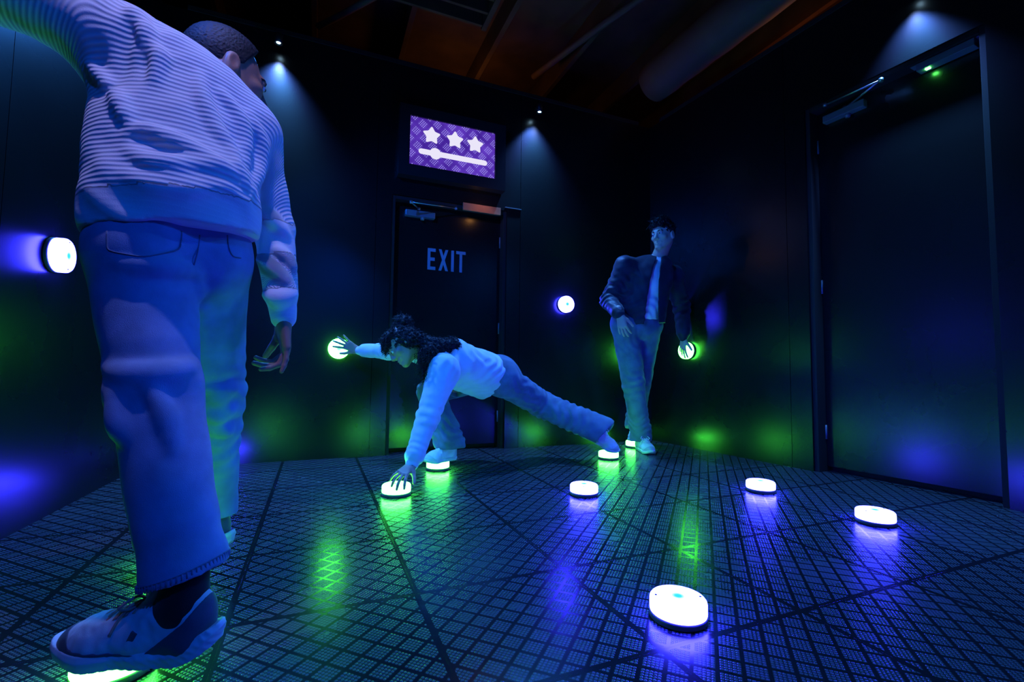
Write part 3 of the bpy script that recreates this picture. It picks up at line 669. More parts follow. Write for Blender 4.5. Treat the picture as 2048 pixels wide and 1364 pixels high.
def head_ops(S, c, M, neck, s=1., female=False, nr=.056, smile=0.):
    """skull, jaw, face and ears in the frame M (X side, Y face, Z crown) around c"""
    T = lambda x, y, z: c+M@(np.array([x, y, z])*s)
    S.ell(T(0, -.012, .030), np.array([.076, .097, .090])*s, M, .02)
    S.ell(T(0, .030, -.035), np.array([.058, .063, .078])*s, M, .03*s)
    S.cone(T(-.048, .0, -.052), T(-.012, .070, -.098), .017*s, .015*s, .030*s); S.cone(T(.048, .0, -.052), T(.012, .070, -.098), .017*s, .015*s, .030*s)
    S.ell(T(0, .077, -.100), np.array([.020, .015, .014])*s, M, .020*s)
    S.cone(T(-.032, .082, .022), T(.032, .082, .022), .012*s, .012*s, .016*s)
    for q in (-1, 1):
        S.ell(T(q*.040, .064, -.022), np.array([.022, .020, .017])*s, M, .022*s)
        S.ell(T(q*.031, .101, .003), np.array([.016, .014, .010])*s, M, .010*s, True)
        S.ell(T(q*.031, .0795, .002), np.array([.0125, .0125, .0105])*s, M, .002)
        S.cone(T(q*.018, .0915, .0105), T(q*.043, .0845, .0105), .0035*s, .0035*s, .004*s)   # lid
        S.ell(T(q*.0775, -.012, -.010), np.array([.010, .020, .032])*s, M@np.array([[1, 0, 0], [0, 1, 0], [0, 0, 1.]]), .010*s)
        S.ell(T(q*.088, -.008, -.008), np.array([.006, .010, .018])*s, M, .006*s, True)
    S.cone(T(0, .088, .014), T(0, .108, -.028), .0085*s, .0125*s, .012*s)
    for q in (-1, 1): S.ell(T(q*.0115, .100, -.034), np.array([.0085, .010, .0075])*s, M, .008*s); S.ell(T(q*.006, .104, -.0425), np.array([.0035, .005, .003])*s, M, .002, True)
    mw = .022+.006*smile
    S.cone(T(-mw, .082, -.064+.006*smile), T(0, .094, -.0635), .0055*s, .0065*s, .008*s); S.cone(T(mw, .082, -.064+.006*smile), T(0, .094, -.0635), .0055*s, .0065*s, .008*s)
    S.cone(T(-mw*.9, .080, -.070+.005*smile), T(0, .092, -.0755), .0055*s, .0075*s, .008*s); S.cone(T(mw*.9, .080, -.070+.005*smile), T(0, .092, -.0755), .0055*s, .0075*s, .008*s)
    S.cone(T(-mw, .094, -.067+.006*smile), T(0, .103, -.0695), .0022*s, (.0022+.003*smile)*s, .002, None, True); S.cone(T(mw, .094, -.067+.006*smile), T(0, .103, -.0695), .0022*s, (.0022+.003*smile)*s, .002, None, True)
    S.cone(T(0, -.022, -.050), neck, nr*s, nr*1.05, .030)
def face_parts(c, M, par, org, s=1., brow=True, smile=0):
    T = lambda x, y, z: c+M@(np.array([x, y, z])*s)
    for q in (-1, 1):
        b = MB(); b.lathe([(.0102*math.sin(a)+1e-4, -.0102*math.cos(a)) for a in np.linspace(0, math.pi, 12)], T(q*.031, .0855, .002), np.stack([M[:, 0], M[:, 2], M[:, 1]], 1), 20, False)
        o = b.build('eye', M_EYE, par, True); o.location = -Vector(tuple(org))
        b = MB(); b.lathe([(.0052*math.sin(a)+1e-4, .0030*-math.cos(a)) for a in np.linspace(0, math.pi, 8)], T(q*.031, .0950, .002), np.stack([M[:, 0], M[:, 2], M[:, 1]], 1), 16, False); b.build('iris', M_IRIS, o, True)
        if brow:
            b = MB(); b.tube([T(q*.015, .0955, .020), T(q*.028, .0950, .0255), T(q*.042, .0850, .0235), T(q*.050, .0740, .018)], [.0032, .0042, .0034, .0015], 6); o2 = b.build('eyebrow', M_HAIR, par, True); o2.location = -Vector(tuple(org))
    if smile:
        b = MB(); b.tube([T(-.016, .0865, -.066), T(0, .0935, -.0695), T(.016, .0865, -.066)], [.0022, .0034, .0022], 6, 1.); o3 = b.build('teeth', M_TEETH, par, True); o3.location = -Vector(tuple(org))

def hand_ops(S, w, F, Nn, side, curl=(.3, .3, .3, .3), spread=.12, thumb=(.6, .3), s=1., per=None):
    """w wrist, F finger direction, Nn back of the hand, side = direction of the thumb"""
    F = unit(F); Nn = unit(Nn-F*(Nn@F)); X = unit(side-F*(side@F)-Nn*(side@Nn)); T = lambda f, x, n: w+(F*f+X*x+Nn*n)*s
    offs = (.028, .0095, -.009, -.0265); kl = (.088, .091, .086, .078); L = (.92, 1.03, .95, .76); rr = (.0088, .0090, .0086, .0076)
    S.cone(T(-.05, 0, 0), T(.01, 0, 0), .023*s, .022*s, .01, (Nn, .75))
    for i in range(4):
        a = T(.005, offs[i]*.45, 0); k = T(kl[i], offs[i], .002); S.cone(a, k, .0135*s, .0105*s, .014*s)
        ang = curl[i] if not hasattr(curl[i], '__len__') else curl[i][0]; an = [ang, ang*1.2, ang*.8] if not hasattr(curl[i], '__len__') else list(curl[i])
        yaw = spread*(1.5-i) if per is None else per[i]; fd = unit(F*math.cos(yaw)+X*math.sin(yaw)); p = k; th = 0
        for j, (l, r) in enumerate(zip((.042, .026, .021), (1., .9, .8))):
            th += an[j]; d = fd*math.cos(th)-Nn*math.sin(th); q = p+d*l*L[i]*s
            S.cone(p, q, rr[i]*r*s*1.04, rr[i]*(r-.1)*s, .003); p = q
    b = T(.018, .018, -.004); a1, a2 = thumb; m = T(.045, .040, -.012); S.cone(b, m, .0150*s, .0125*s, .014*s)
    d = unit(F*math.cos(a1)+X*math.sin(a1)-Nn*a2); q = m+d*.034*s; S.cone(m, q, .0118*s, .0100*s, .006); d = unit(d*.9+F*.35-Nn*a2*.5); S.cone(q, q+d*.028*s, .0100*s, .0085*s, .003)
def limb(S, pts, rads, k=.02, flats=None):
    for i in range(len(pts)-1): S.cone(pts[i], pts[i+1], rads[i], rads[i+1], k, None if flats is None else flats[i])

# ------------------------------------------------------------ shoes
def shoe(parent, org, heel, toe_dir, up, L, mats, style='runner', vox=.0025, side=1, bend=0.):
    """heel = point on the ground line under the back of the sole; runs L along toe_dir"""
    f = unit(toe_dir); u = unit(np.asarray(up)-f*(np.asarray(up)@f)); X = np.cross(u, f); M = np.stack([f, X, u], 1); k = L/.30
    def W(v): return heel+(v*k)@M.T
    m_up, m_acc, m_sole, m_lace = mats
    run = style == 'runner'; sole_t = .034 if run else .027
    def upper(off=0.):
        S = SDF()
        S.cone((.042, 0, .045), (.040, 0, .082), .036+off, .032+off, .01); S.cone((.045, 0, .082), (.095, 0, .080), .034+off, .034+off, .02)
        S.cone((.036, 0, .085), (.030, 0, .108), .026+off, .022+off, .02)
        S.cone((.05, 0, .045), (.13, 0, .045), .038+off, .038+off, .02); S.cone((.13, 0, .045), (.21, .002*side, .038), .038+off, .042+off, .02, ((0, 0, 1), .88))
        S.cone((.21, .002*side, .038), (.250, .002*side, .035), .043+off, .036+off, .03, ((0, 0, 1), .85)); S.cone((.095, 0, .086), (.215, 0, .052), .029+off, .022+off, .03)
        return S
    def collar(S): return S.cone((.068, 0, .094), (.062, 0, .16), .027, .036, .006, ((0, 1, 0), .82), True)
    S = collar(upper()); S.cut((0, 0, .022), (0, 0, -1)); S.noise(.0007, .03, 3)
    S.fold((.205, 0, .07), (1, 0, -.2), .016, .0012, .03)
    v, fc = S.mesh(vox); root = np_mesh('shoe', W(v), fc, m_up, parent, org)
    def sub(name, v, fc, m): return np_mesh(name, W(v), fc, m, root, org)
    for name, reg in (('toe_guard', lambda X_, Y_, Z_: (.264-X_)-.9*np.maximum(.07-Z_, 0)-(9 if run else .8)*np.maximum(.0415-Z_, 0)+0*Y_), ('heel_patch', lambda X_, Y_, Z_: (X_-.038)-1.25*np.maximum(.085-Z_, 0)*(1 if run else .35)+.7*np.maximum(Z_-.085, 0)+0*Y_)):
        S = collar(upper(.0016 if run else .0012)); S.fn(reg_neg(reg), (-.1, -.1, -.05), (.4, .1, .3), 0, True)
        S.cut((0, 0, .022), (0, 0, -1)); v, fc = S.mesh(vox)
        if len(fc): sub(name, v, fc, m_acc)
    # sole: outline x thickness with toe spring and flared heel
    def sole_f(X_, Y_, Z_):
        def cap(ax, ay, bx, by, r1, r2):
            bx_, by_ = bx-ax, by-ay; t = np.clip(((X_-ax)*bx_+(Y_-ay)*by_)/(bx_**2+by_**2), 0, 1); return np.sqrt((X_-ax-t*bx_)**2+(Y_-ay-t*by_)**2)-(r1+(r2-r1)*t)
        sm = lambda a, b, kk: np.minimum(a, b)-np.maximum(kk-np.abs(a-b), 0)**2*.25/kk
        o = sm(cap(.034, 0, .12, 0, .037, .036), cap(.12, 0, .215, .002*side, .036, .048), .03); o = sm(o, cap(.215, .002*side, .262, .001*side, .048, .036), .03)
        if run: o = sm(o, cap(.012, 0, .05, 0, .030, .036), .02)
        spring = 2.6*np.maximum(X_-.20, 0)**2+(5.*np.maximum(.075-X_, 0)**2 if run else 1.2*np.maximum(.04-X_, 0)**2)
        bot = spring; top = sole_t+1.3*np.maximum(X_-.22, 0)**2*2+(1.2*np.maximum(.09-X_, 0)**1.5 if run else 0)
        o = o+.25*np.abs(Z_-(bot+top)/2-.004)   # slightly bellied wall
        if run: o = o+.0014*np.abs(np.sin((X_*1.0+Z_*.9)*150))*np.abs(np.sin((X_-Z_*1.3)*150))*(X_ < .17)
        z = np.abs(Z_-(bot+top)/2)-(top-bot)/2
        z = z+.0012*(np.sin(X_*420)*.5+.5)*(Z_ < (bot+top)/2)
        return np.maximum(o, z)+0*Y_
    S = SDF(); S.fn(sole_f, (-.03, -.055, -.004), (.315, .055, .075)); v, fc = S.mesh(vox, lo=np.array([-.035, -.06, -.01]), hi=np.array([.32, .06, .085])); sub('sole', v, fc, m_sole)
    # tongue and laces
    S = SDF(); S.cone((.108, 0, .110), (.200, 0, .077), .019, .016, .005, ((.4, 0, 1), .45)); S.cone((.104, 0, .140), (.118, 0, .114), .017, .019, .01, ((.6, 0, 1), .4)); v, fc = S.mesh(vox); sub('tongue', v, fc, m_up)
    b = MB(); n = 5
    for i in range(n):
        x = .134+i*.0185; z = .1235-.358*(x-.095); w = .024-.0005*i
        b.tube([W(np.array([x+.004*q, w*q, z-.012*q*q-.001])) for q in np.linspace(-1, 1, 9)], .0032*k, 6, .6)
        if i < n-1: b.tube([W(np.array([x+.0185*(q+1)/2, w*q, z-.0066*(q+1)/2-.012*q*q+.002])) for q in np.linspace(-1, 1, 9)], .003*k, 6, .6)
    for q in (-1, 1):
        b.tube(catmull([W(np.array(p)) for p in ((.130, 0, .112), (.136, .018*q, .126), (.156, .036*q, .112), (.146, .022*q, .104), (.130, 0, .112))], 6), .0028*k, 6)
        b.tube(catmull([W(np.array(p)) for p in ((.130, 0, .112), (.142, .016*q, .112), (.158, .030*q, .092), (.166, .043*q, .066))], 6), .0026*k, 6)
    o = b.build('laces', m_lace, root, True); o.location = -Vector(tuple(org))
    if run:
        b = MB(); b.box(W(np.array([.128, -.0392*side, .058])), (.006*k, .0035, .015*k), M@np.array([[.9, 0, .42], [0, 1, 0], [-.42, 0, .9]]).T, .001)
        o = b.build('side_mark', m_acc, root); o.location = -Vector(tuple(org))
    return root
def reg_neg(reg): return lambda X_, Y_, Z_: -reg(X_, Y_, Z_)

def helix(b, p, d, L, R_, r, turns, n=18, seg=4):
    d = unit(d); e = unit(np.cross(d, [.3, .5, .8])); g = np.cross(d, e); ph = rng.uniform(0, 6.28); pts = []
    for i in range(n):
        t = i/(n-1); a = ph+t*turns*2*math.pi; rr = R_*(.5+.5*t); pts.append(p+d*L*t+(e*math.cos(a)+g*math.sin(a))*rr)
    b.tube(pts, [r*(1-.5*i/n) for i in range(n)], seg, cap=False)

# ------------------------------------------------------------ people
def person(name_label, org, group=None):
    r = empty('person', tuple(org)); tag(r, name_label, 'person', group); return r
def rib_attr(v, segs):
    """segs: list of (a, b, offset, radius): coordinate along a->b blended by nearness"""
    W = np.zeros(len(v)); A = np.zeros(len(v))
    for a, b, off, r in segs:
        ba = b-a; L = np.linalg.norm(ba); t = (v-a)@ba/L**2; tc = np.clip(t, 0, 1); d = np.linalg.norm(v-a-tc[:, None]*ba, axis=1)/r
        w = 1/(d+.05)**9; W += w; A += w*(off+t*L)
    return A/W

# ---- the man in the ribbed sweater, lower left
def build_man_sweater():
    org = np.array([-.74, 1.15, 0]); P = person('man in ribbed cream sweater and loose jeans, back turned, one arm flung out', org)
    heelL = np.array([-.580, .955, .056]); dL_ = np.array([-1, -.03, 0]); heelR = np.array([-.862, 1.465, .056]); dR_ = np.array([-1, .08, 0])
    aL = heelL+dL_*.062+Z3*.105; aR = heelR+dR_*.062+Z3*.105
    hL = D(290, 498, 1.07); hR = D(412, 510, 1.20); kL = D(314, 790, 1.00); kR = D(425, 790, 1.33)
    face = unit([-.55, .83, .05]); lat = unit(hR-hL)
    nk = D(402, 168, 1.25); hd = D(451, 152, 1.35); sL = D(232, 86, 1.15); sR = D(492, 268, 1.29)
    eR = reach(sR, 550, 455, .285, False); eR = (eR*2+reach(sR, 545, 455, .285, True))/3; wR = D(567, 640, 1.27)
    eL = D(-30, -42, 1.06); wL = eL+unit([-.1, -.55, .8])*.25
    M = frame([.60, .76, -.14], [-.10, .10, 1.])
    # body
    S = SDF(); S.cone(hL, hR, .085, None, .03); S.cone((hL+hR)/2, D(352, 300, 1.19), .10, .12, .04, (face, .8)); S.cone(D(352, 300, 1.19), D(380, 190, 1.23), .12, .10, .04, (face, .8)); S.cone(sL, sR, .055, None, .04); S.cone(D(380, 190, 1.23), nk, .08, .06, .03)
    limb(S, [hL, kL, aL], [.08, .052, .036]); limb(S, [hR, kR, aR], [.08, .052, .036]); limb(S, [sL, eL, wL], [.05, .040, .028]); limb(S, [sR, eR, wR], [.05, .038, .027])
    for a, h_, d_ in ((aL, heelL, dL_), (aR, heelR, dR_)): S.cone(a, h_+d_*.20+Z3*.04, .032, .022, .02)
    v0 = S.mesh(.009)
    S = SDF(); head_ops(S, hd, M, nk+np.array([.0, -.01, -.02]), 1.02, nr=.064)
    nb = hd+M@np.array([0, -.085, -.045]); S.fold(nb+np.array([-.02, 0, 0]), M[:, 2], .017, .0030, .050, .15)
    v1 = S.mesh(.0035)
    S = SDF(); hand_ops(S, wR, [.10, -.02, -1], [.8, .5, .1], np.array([-.5, .8, 0.]), curl=([.9, .9, .3], [.75, .9, .3], [.5, .7, .3], [.12, .2, .1]), spread=.10, thumb=(.7, .5), s=1.0)
    v2 = S.mesh(.003)
    S = SDF(); hand_ops(S, wL, unit(wL-eL), [0, -.3, 1], np.array([.3, .9, .2]), curl=(.15, .15, .15, .2)); v3 = S.mesh(.004)
    v, f = join_meshes([v0, v1, v2, v3]); body = np_mesh('body', v, f, M_SKIN_A, P, org)
    face_parts(hd, M, P, org, 1.02)
    # short hair with a fade
    S = SDF(); T = lambda x, y, z: hd+M@(np.array([x, y, z])*1.02)
    S.ell(T(0, -.012, .034), np.array([.0815, .102, .096])*1.02, M, .01); S.ell(T(0, .0, .072), np.array([.070, .092, .066])*1.02, M, .02)
    nrm = M@unit([0, .50, -.80]); 
    S.cut(T(0, .036, .055), M@unit([0, .92, -.40])); S.cut(T(0, -.09, -.045), M@unit([0, -.1, -1])); S.cut(T(0, -.02, -.020), M@unit([0, .66, -.75]))
    S.noise(.0009, .006, 2); v, f = S.mesh(.0025); np_mesh('hair', v, f, M_HAIR, P, org)
    # sweater
    B0 = D(350, 470, 1.10); B1 = D(356, 330, 1.16); B2 = D(368, 215, 1.20)
    S = SDF()
    S.cone(B0-Z3*.03, B0+Z3*.03, .158, .163, .05, (face, .80)); S.cone(B0+Z3*.05, B1, .163, .160, .05, (face, .80)); S.cone(B1, B2, .165, .150, .06, (face, .80))
    S.cone(sL, sR, .078, .080, .07); S.cone(D(330, 150, 1.2), nk+np.array([.01, .01, -.035]), .10, .076, .06)
    S.cone(D(268, 300, 1.15), D(250, 150, 1.16), .066, .072, .06)
    S.cone(D(275, 378, 1.05), D(450, 402, 1.13), .045, .052, .05); S.cone(D(280, 330, 1.07), D(440, 345, 1.10), .03, .04, .05)
    S.cut(D(338, 462, 1.06), unit([.10, .05, -1]), .38)
    limb(S, [sL+(sL-eL)*.0, eL, wL], [.086, .070, .05], .06); limb(S, [sR, eR], [.080, .052], .045); S.cone(eR, wR+(eR-wR)*.28, .052, .044, .02); S.cone(wR+(eR-wR)*.28, wR+(eR-wR)*.02, .038, .032, .01)
    S.ridges([([(262, 300), (300, 322), (350, 330), (410, 332), (455, 345), (488, 388)], .022), ([(256, 268), (300, 262), (350, 285), (410, 312), (460, 345)], .015), ([(400, 150), (408, 200), (435, 260), (468, 310), (488, 370)], .014),
              ([(445, 190), (480, 240), (492, 300), (490, 370)], .014), ([(500, 230), (522, 290), (515, 350), (498, 395)], .014), ([(250, 345), (300, 365), (370, 372), (440, 372), (492, 405)], .020), ([(300, 80), (318, 120), (310, 160)], .013), ([(262, 20), (285, 50), (300, 90)], .012),
              ([(180, 130), (230, 190), (260, 250)], .012), ([(555, 500), (575, 520), (582, 545)], .012), ([(520, 520), (550, 540), (580, 570)], .012), ([(530, 590), (560, 600), (588, 588)], .012), ([(520, 420), (545, 440), (572, 470)], .012)], k=.022, depth=.011)
    S.fold(D(290, 90, 1.08), unit([.7, 0, -.3]), .06, .004, .10, .4, .3)
    S.fold(D(330, 430, 1.0), Z3, .07, .004, .16, .6, 1.); S.noise(.0016, .12, 5)
    v, f = S.mesh(.0055)
    at = rib_attr(v, [(B0-Z3*.3, B2+Z3*.12+np.array([.03, 0, 0]), 0, .20), (sL+(sL-eL)*.1, eL, .7, .09), (eL, wL, .7+.31, .07), (sR, eR, .7, .08), (eR, wR, .7+.285, .06)])
    hp = D(338, 462, 1.06); hn = unit([.10, .05, -1]); dist = (v-hp)@hn
    band = (dist > -.068) & (dist < .02) & (np.linalg.norm(v-hp, axis=1) < .34)
    cuff = ((v-wR)@unit(eR-wR) < .075) & (np.linalg.norm(v-wR, axis=1) < .12)
    at[band | cuff] += 100
    np_mesh('sweater', v, f, M_KNIT, P, org, at)
    # jeans
    S = SDF(); bt = -face
    S.cone(hL, hR, .100, .096, .05); S.cone((hL+hR)/2+Z3*.02, (hL+hR)/2+Z3*.10, .138, .140, .05, (face, .80))
    S.ell(hL+bt*.045-Z3*.01, [.085, .08, .10], None, .05); S.ell(hR+bt*.05-Z3*.01, [.085, .08, .10], None, .05)
    hemL = aL+Z3*.058; hemR = aR+Z3*.01
    limb(S, [hL-Z3*.03, kL, aL+Z3*.06], [.104, .080, .072], .03); S.cone(aL+Z3*.08, aL-Z3*.02, .070, .074, .02)
    limb(S, [hR-Z3*.03, kR, aR+Z3*.03], [.100, .078, .070], .03); S.cone(aR+Z3*.06, aR-Z3*.06, .069, .071, .02)
    S.ridges([([(205, 735), (260, 742), (330, 742), (392, 725)], .013), ([(222, 800), (235, 850), (250, 880)], .016), ([(250, 530), (330, 535), (388, 545)], .012), ([(398, 560), (404, 650), (400, 730)], .014), ([(410, 770), (440, 790), (466, 775)], .014), ([(402, 820), (435, 835), (466, 820)], .014), ([(402, 850), (440, 862), (464, 855)], .013), ([(300, 780), (330, 830), (345, 900)], .010)], k=.025, depth=.006)
    S.cut(hemL, [.26, 0, -.96], .14); S.cut(hemR, [.05, 0, -1], .14); S.cut((hL+hR)/2+Z3*.135, Z3, .3)
    S.cone(aL+Z3*.075, aL-Z3*.08, .058, .064, .0, None, True)
    # crease between the buttocks and the seams of the fall
    S.fold(kL+bt*.05+Z3*.03, unit([.1, 0, 1]), .11, .008, .075, .3, .2); S.fold(kL-Z3*.10, unit([.5, 0, 1]), .10, .003, .12, .6, 2.); S.fold(kR+Z3*.02, unit([.5, 0, 1]), .05, .008, .10, .5, .3); S.fold(kR-Z3*.12, unit([-.5, 0, 1]), .055, .006, .12, .5, 1.3)
    S.fold((hL+hR)/2-Z3*.09+bt*.08, unit([.6, 0, 1]), .07, .004, .08, .5, .5); S.fold(aL+Z3*.14, unit([-.6, .1, 1]), .09, .003, .08, .5, 2.6); S.noise(.0014, .2, 8)
    v, f = S.mesh(.0055); J = np_mesh('jeans', v, f, M_DENIM, P, org)
    # hem stitching ring and pocket, laid on the cloth
    from mathutils.bvhtree import BVHTree
    bv = BVHTree.FromPolygons([tuple(q) for q in v], [tuple(q) for q in f])
    def on(px, py, lift=.0012):
        d = ray(px, py); h = bv.ray_cast(Vector(tuple(CO)), Vector(tuple(unit(d)))); return None if h[0] is None else np.array(h[0])-unit(d)*lift
    def stitch(name, pts, r=.0016, m=M_STITCH, dash=None):
        q = [on(*p) for p in pts]; q = [p for p in q if p is not None]; b = MB()
        if dash:
            q = catmull(q, 4)
            for i in range(0, len(q)-1, 2): b.tube([q[i], q[i+1]], r, 5)
        else: b.tube(catmull(q, 3), r, 5)
        o = b.build(name, m, J, True); o.location = -Vector(tuple(org)); return o
    stitch('back_pocket', [(214, 462), (214, 485), (218, 500), (250, 508), (288, 513), (325, 507), (357, 498), (362, 482), (364, 462)], .0017)
    stitch('seat_seam', [(400, 470), (396, 500), (388, 530)], .0016)
    stitch('back_pocket', [(455, 470), (458, 495), (466, 512), (482, 516)], .0016)
    hb_ = MB(); ring = []
    for k in range(61):
        a = 2*math.pi*k/60; dd = np.array([math.cos(a), math.sin(a), 0]); c0 = hemL+Z3*.014+Z3*(.27*.09*math.cos(a)); h = bv.ray_cast(Vector(tuple(c0+dd*.2)), Vector(tuple(-dd)))
        if h[0] is not None: ring.append(np.array(h[0])+dd*.0006)
    if len(ring) > 10:
        hb_.tube(ring, .0015, 5)
        for i in range(0, len(ring)-1, 1): hb_.tube([ring[i], ring[i]-Z3*.012], .0022, 4)
        o = hb_.build('hem_stitching', M_STITCH, J, True); o.location = -Vector(tuple(org))
    # socks and shoes
    for a, dd in ((aL, dL_), (aR, dR_)):
        S = SDF(); S.cone(a+Z3*.09, a-Z3*.01, .043, .041, .01); S.cone(a, a+dd*.06-Z3*.03, .038, .03, .02); v, f = S.mesh(.005); np_mesh('sock', v, f, M_SOCK, P, org)
    mu = (fabric('pale runner mesh', (.55, .60, .66), 900, .3, .7, .06), fabric('dark runner overlay', (.075, .085, .12), 300, .2, .5), simple('white foam sole', (.62, .66, .72), .55, bump=.1), fabric('rust brown laces', (.62, .30, .22), 900))
    shoe(P, org, heelL, dL_, Z3, .305, mu, 'runner', .0022, -1)
    shoe(P, org, heelR, dR_, Z3, .305, mu, 'runner', .003, 1)
def reach(p, x, y, L, far):
    d = unit(ray(x, y)); w = np.asarray(p)-CO; b = d@w; q = b*b-(w@w-L*L)
    t = b if q < 0 else b+(1 if far else -1)*math.sqrt(q); return CO+d*t

# ---- the crouching woman
def build_woman():
    org = np.array([-.15, 3.0, 0]); P = person('woman in pale sweatshirt and jeans in a deep lunge, hands on two green buttons', org)
    dep = lambda p: float((np.asarray(p)-CO)@_F)
    tip = G(790, 974, .060); wL = D(823, 930, dep(tip)+.125); nk = D(866, 712, 2.84); hd = D(806, 690, 2.76)
    hL = D(1003, 757, 3.12); hR = D(978, 748, 3.27); sL = D(886, 745, 2.70); sR = D(850, 703, 2.97)
    eL = ik(sL, wL, .300, .265, 850, 825)
    fW = W_G-nB*.060; wR = D(716, 701, dep(fW)-.035); eR = ik(sR, wR, .29, .26, 775, 708)
    heelR = G(911, 918, .057); dR_ = unit(G(846, 930, .057)-heelR)
    toeL = G(1234, 907, .062); dL_ = unit([.84, -.18, -.46]); heelL = toeL-dL_*.255; upL = unit([.35, -.45, .75]); upL = unit(upL-dL_*(upL@dL_))
    aR = heelR+dR_*.05+Z3*.10; aL = heelL+dL_*.05+upL*.095
    kR = ik(hR, aR, .42, .41, 852, 786); kL = ik(hL, aL, .43, .42, 1098, 815)
    M = frame([-.62, -.42, -.66], [-.70, .05, .68])
    tors = unit(nk-(hL+hR)/2); latv = unit(hL-hR); back = unit(np.cross(tors, latv)); back = back if back[2] > 0 else -back
    mid = (hL+hR)/2; wa = mid+tors*.12; ch = mid+tors*.36
    S = SDF(); S.cone(hL, hR, .08, None, .03); S.cone(mid, wa, .10, .095, .04); S.cone(wa, ch, .095, .11, .04, (back, .8)); S.cone(sL, sR, .045, None, .05); S.cone(ch, nk, .08, .05, .04)
    limb(S, [hL, kL, aL], [.075, .048, .034]); limb(S, [hR, kR, aR], [.075, .048, .034]); limb(S, [sL, eL, wL], [.042, .034, .024]); limb(S, [sR, eR, wR], [.042, .034, .024])
    S.cone(aR, heelR+dR_*.17+Z3*.035, .028, .02, .02); S.cone(aL, heelL+dL_*.17+upL*.035, .028, .02, .02)
    v0 = S.mesh(.009)
    S = SDF(); head_ops(S, hd, M, nk, .96, True, .048, 1.); v1 = S.mesh(.0035)
    S = SDF(); Fh = unit(tip-wL); hand_ops(S, wL, unit(Fh+Z3*.20), [0, -.35, .9], np.array([1., .2, .2]), curl=([.15, .45, .3], [.15, .45, .3], [.15, .45, .3], [.15, .45, .3]), spread=.26, thumb=(.7, .35), s=.94); v2 = S.mesh(.0028)
    S = SDF(); Fw = unit(-dB*.82+Z3*.42-nB*.02); hand_ops(S, wR, Fw, -nB, Z3*-1-dB*.2, curl=([.0, .18, .15], [.0, .18, .15], [.0, .18, .15], [.0, .2, .15]), spread=.24, thumb=(.7, .15), s=.94); v3 = S.mesh(.0028)
    v, f = join_meshes([v0, v1, v2, v3]); np_mesh('body', v, f, M_SKIN_B, P, org)
    face_parts(hd, M, P, org, .96, True, 1)
    # curly hair: scalp mass, top bun, fall over the back and past the cheek
    T = lambda x, y, z: hd+M@(np.array([x, y, z])*.96)
    b = MB(); S = SDF()
    S.ell(T(0, -.018, .030), np.array([.081, .096, .089])*.96, M, .02); S.cut(T(0, .066, .045), M@unit([0, .85, -.50])); S.cut(T(0, -.02, -.03), M@unit([0, .45, -1.])) if False else None
    S.ell(T(0, .034, .082), np.array([.072, .056, .042])*.96, M, .015)
    bun = D(806, 646, 2.82); S.ell(bun, [.058, .055, .048], None, .004); S.ell(T(.055, -.025, -.012), np.array([.034, .050, .055]), M, .02); S.ell(T(-.055, -.025, -.012), np.array([.034, .050, .055]), M, .02); S.cone(T(0, -.07, .01), D(868, 702, 2.80), .050, .066, .03); S.cone(D(868, 700, 2.78), D(905, 690, 2.86), .060, .045, .04)
    S.cone(D(858, 705, 2.70), D(848, 742, 2.66), .042, .016, .03); S.noise(.006, .035, 4); v, f = S.mesh(.005)
    hm = [(v, f)]
    pool = v[rng.choice(len(v), 2300, replace=True)]
    for p in pool:
        q = p-hd; l = M.T@q
        if l[1] > .060 and l[2] < .045: continue
        d_ = unit(rng.normal(size=3)+np.array([-.1, -.2, -.75])+unit(p-hd)*.7); helix(b, p-d_*.004, d_, rng.uniform(.012, .028), rng.uniform(.003, .006), .0017, rng.uniform(1.5, 2.6), 13, 4)
    for k in range(280):   # fringe falling over the forehead
        p = T(rng.uniform(-.07, .07), rng.uniform(.045, .085), rng.uniform(.055, .10)); d_ = unit(M@np.array([rng.normal()*.35, .55, -.55])+np.array([0, 0, -.35])); helix(b, p, d_, rng.uniform(.03, .055), rng.uniform(.004, .007), .0018, rng.uniform(2, 3), 15, 4)
    for k in range(260):   # strands down past the cheek to the chest
        t = rng.uniform(0, 1); p = D(846+rng.normal()*6, 690+t*55, 2.68+rng.normal()*.03); helix(b, p, np.array([rng.normal()*.15, rng.normal()*.15, -1]), rng.uniform(.05, .085), rng.uniform(.004, .007), .0018, rng.uniform(3, 5), 24, 4)
    vb = np.array(b.v); fb = np.array([q for q in b.f if len(q) == 4]); v, f = join_meshes([hm[0], (vb, fb)])
    np_mesh('hair', v, f, M_HAIR, P, org)
    # sweatshirt with the hood bunched behind the neck
    S = SDF(); S.cone(mid+tors*.055, wa+tors*.03, .158, .162, .05, (back, .82)); S.cone(wa, ch, .165, .165, .06, (back, .80)); S.cone(ch, nk-tors*.05, .15, .09, .06, (back, .85))
    S.cone(sL, sR, .074, .074, .06); limb(S, [sL-(eL-sL)*.05, eL], [.090, .062], .06); limb(S, [eL, wL+(eL-wL)*.20], [.062, .046], .02); S.cone(wL+(eL-wL)*.17, wL+(eL-wL)*.26, .048, .05, .01); S.cone(wL+(eL-wL)*.19, wL+(eL-wL)*.02, .034, .033, .004)
    limb(S, [sR, eR], [.075, .056], .05); S.cone(eR, wR+(eR-wR)*.22, .054, .046, .02); S.cone(wR+(eR-wR)*.22, wR+(eR-wR)*.06, .036, .031, .008)
    S.cone(D(884, 700, 2.84), D(912, 692, 2.98), .045, .04, .04); S.cone(wa-back*.10-tors*.05, ch-back*.09, .075, .06, .06)
    S.cut(mid+tors*.055, -tors+np.array([0, 0, 0]), .3)
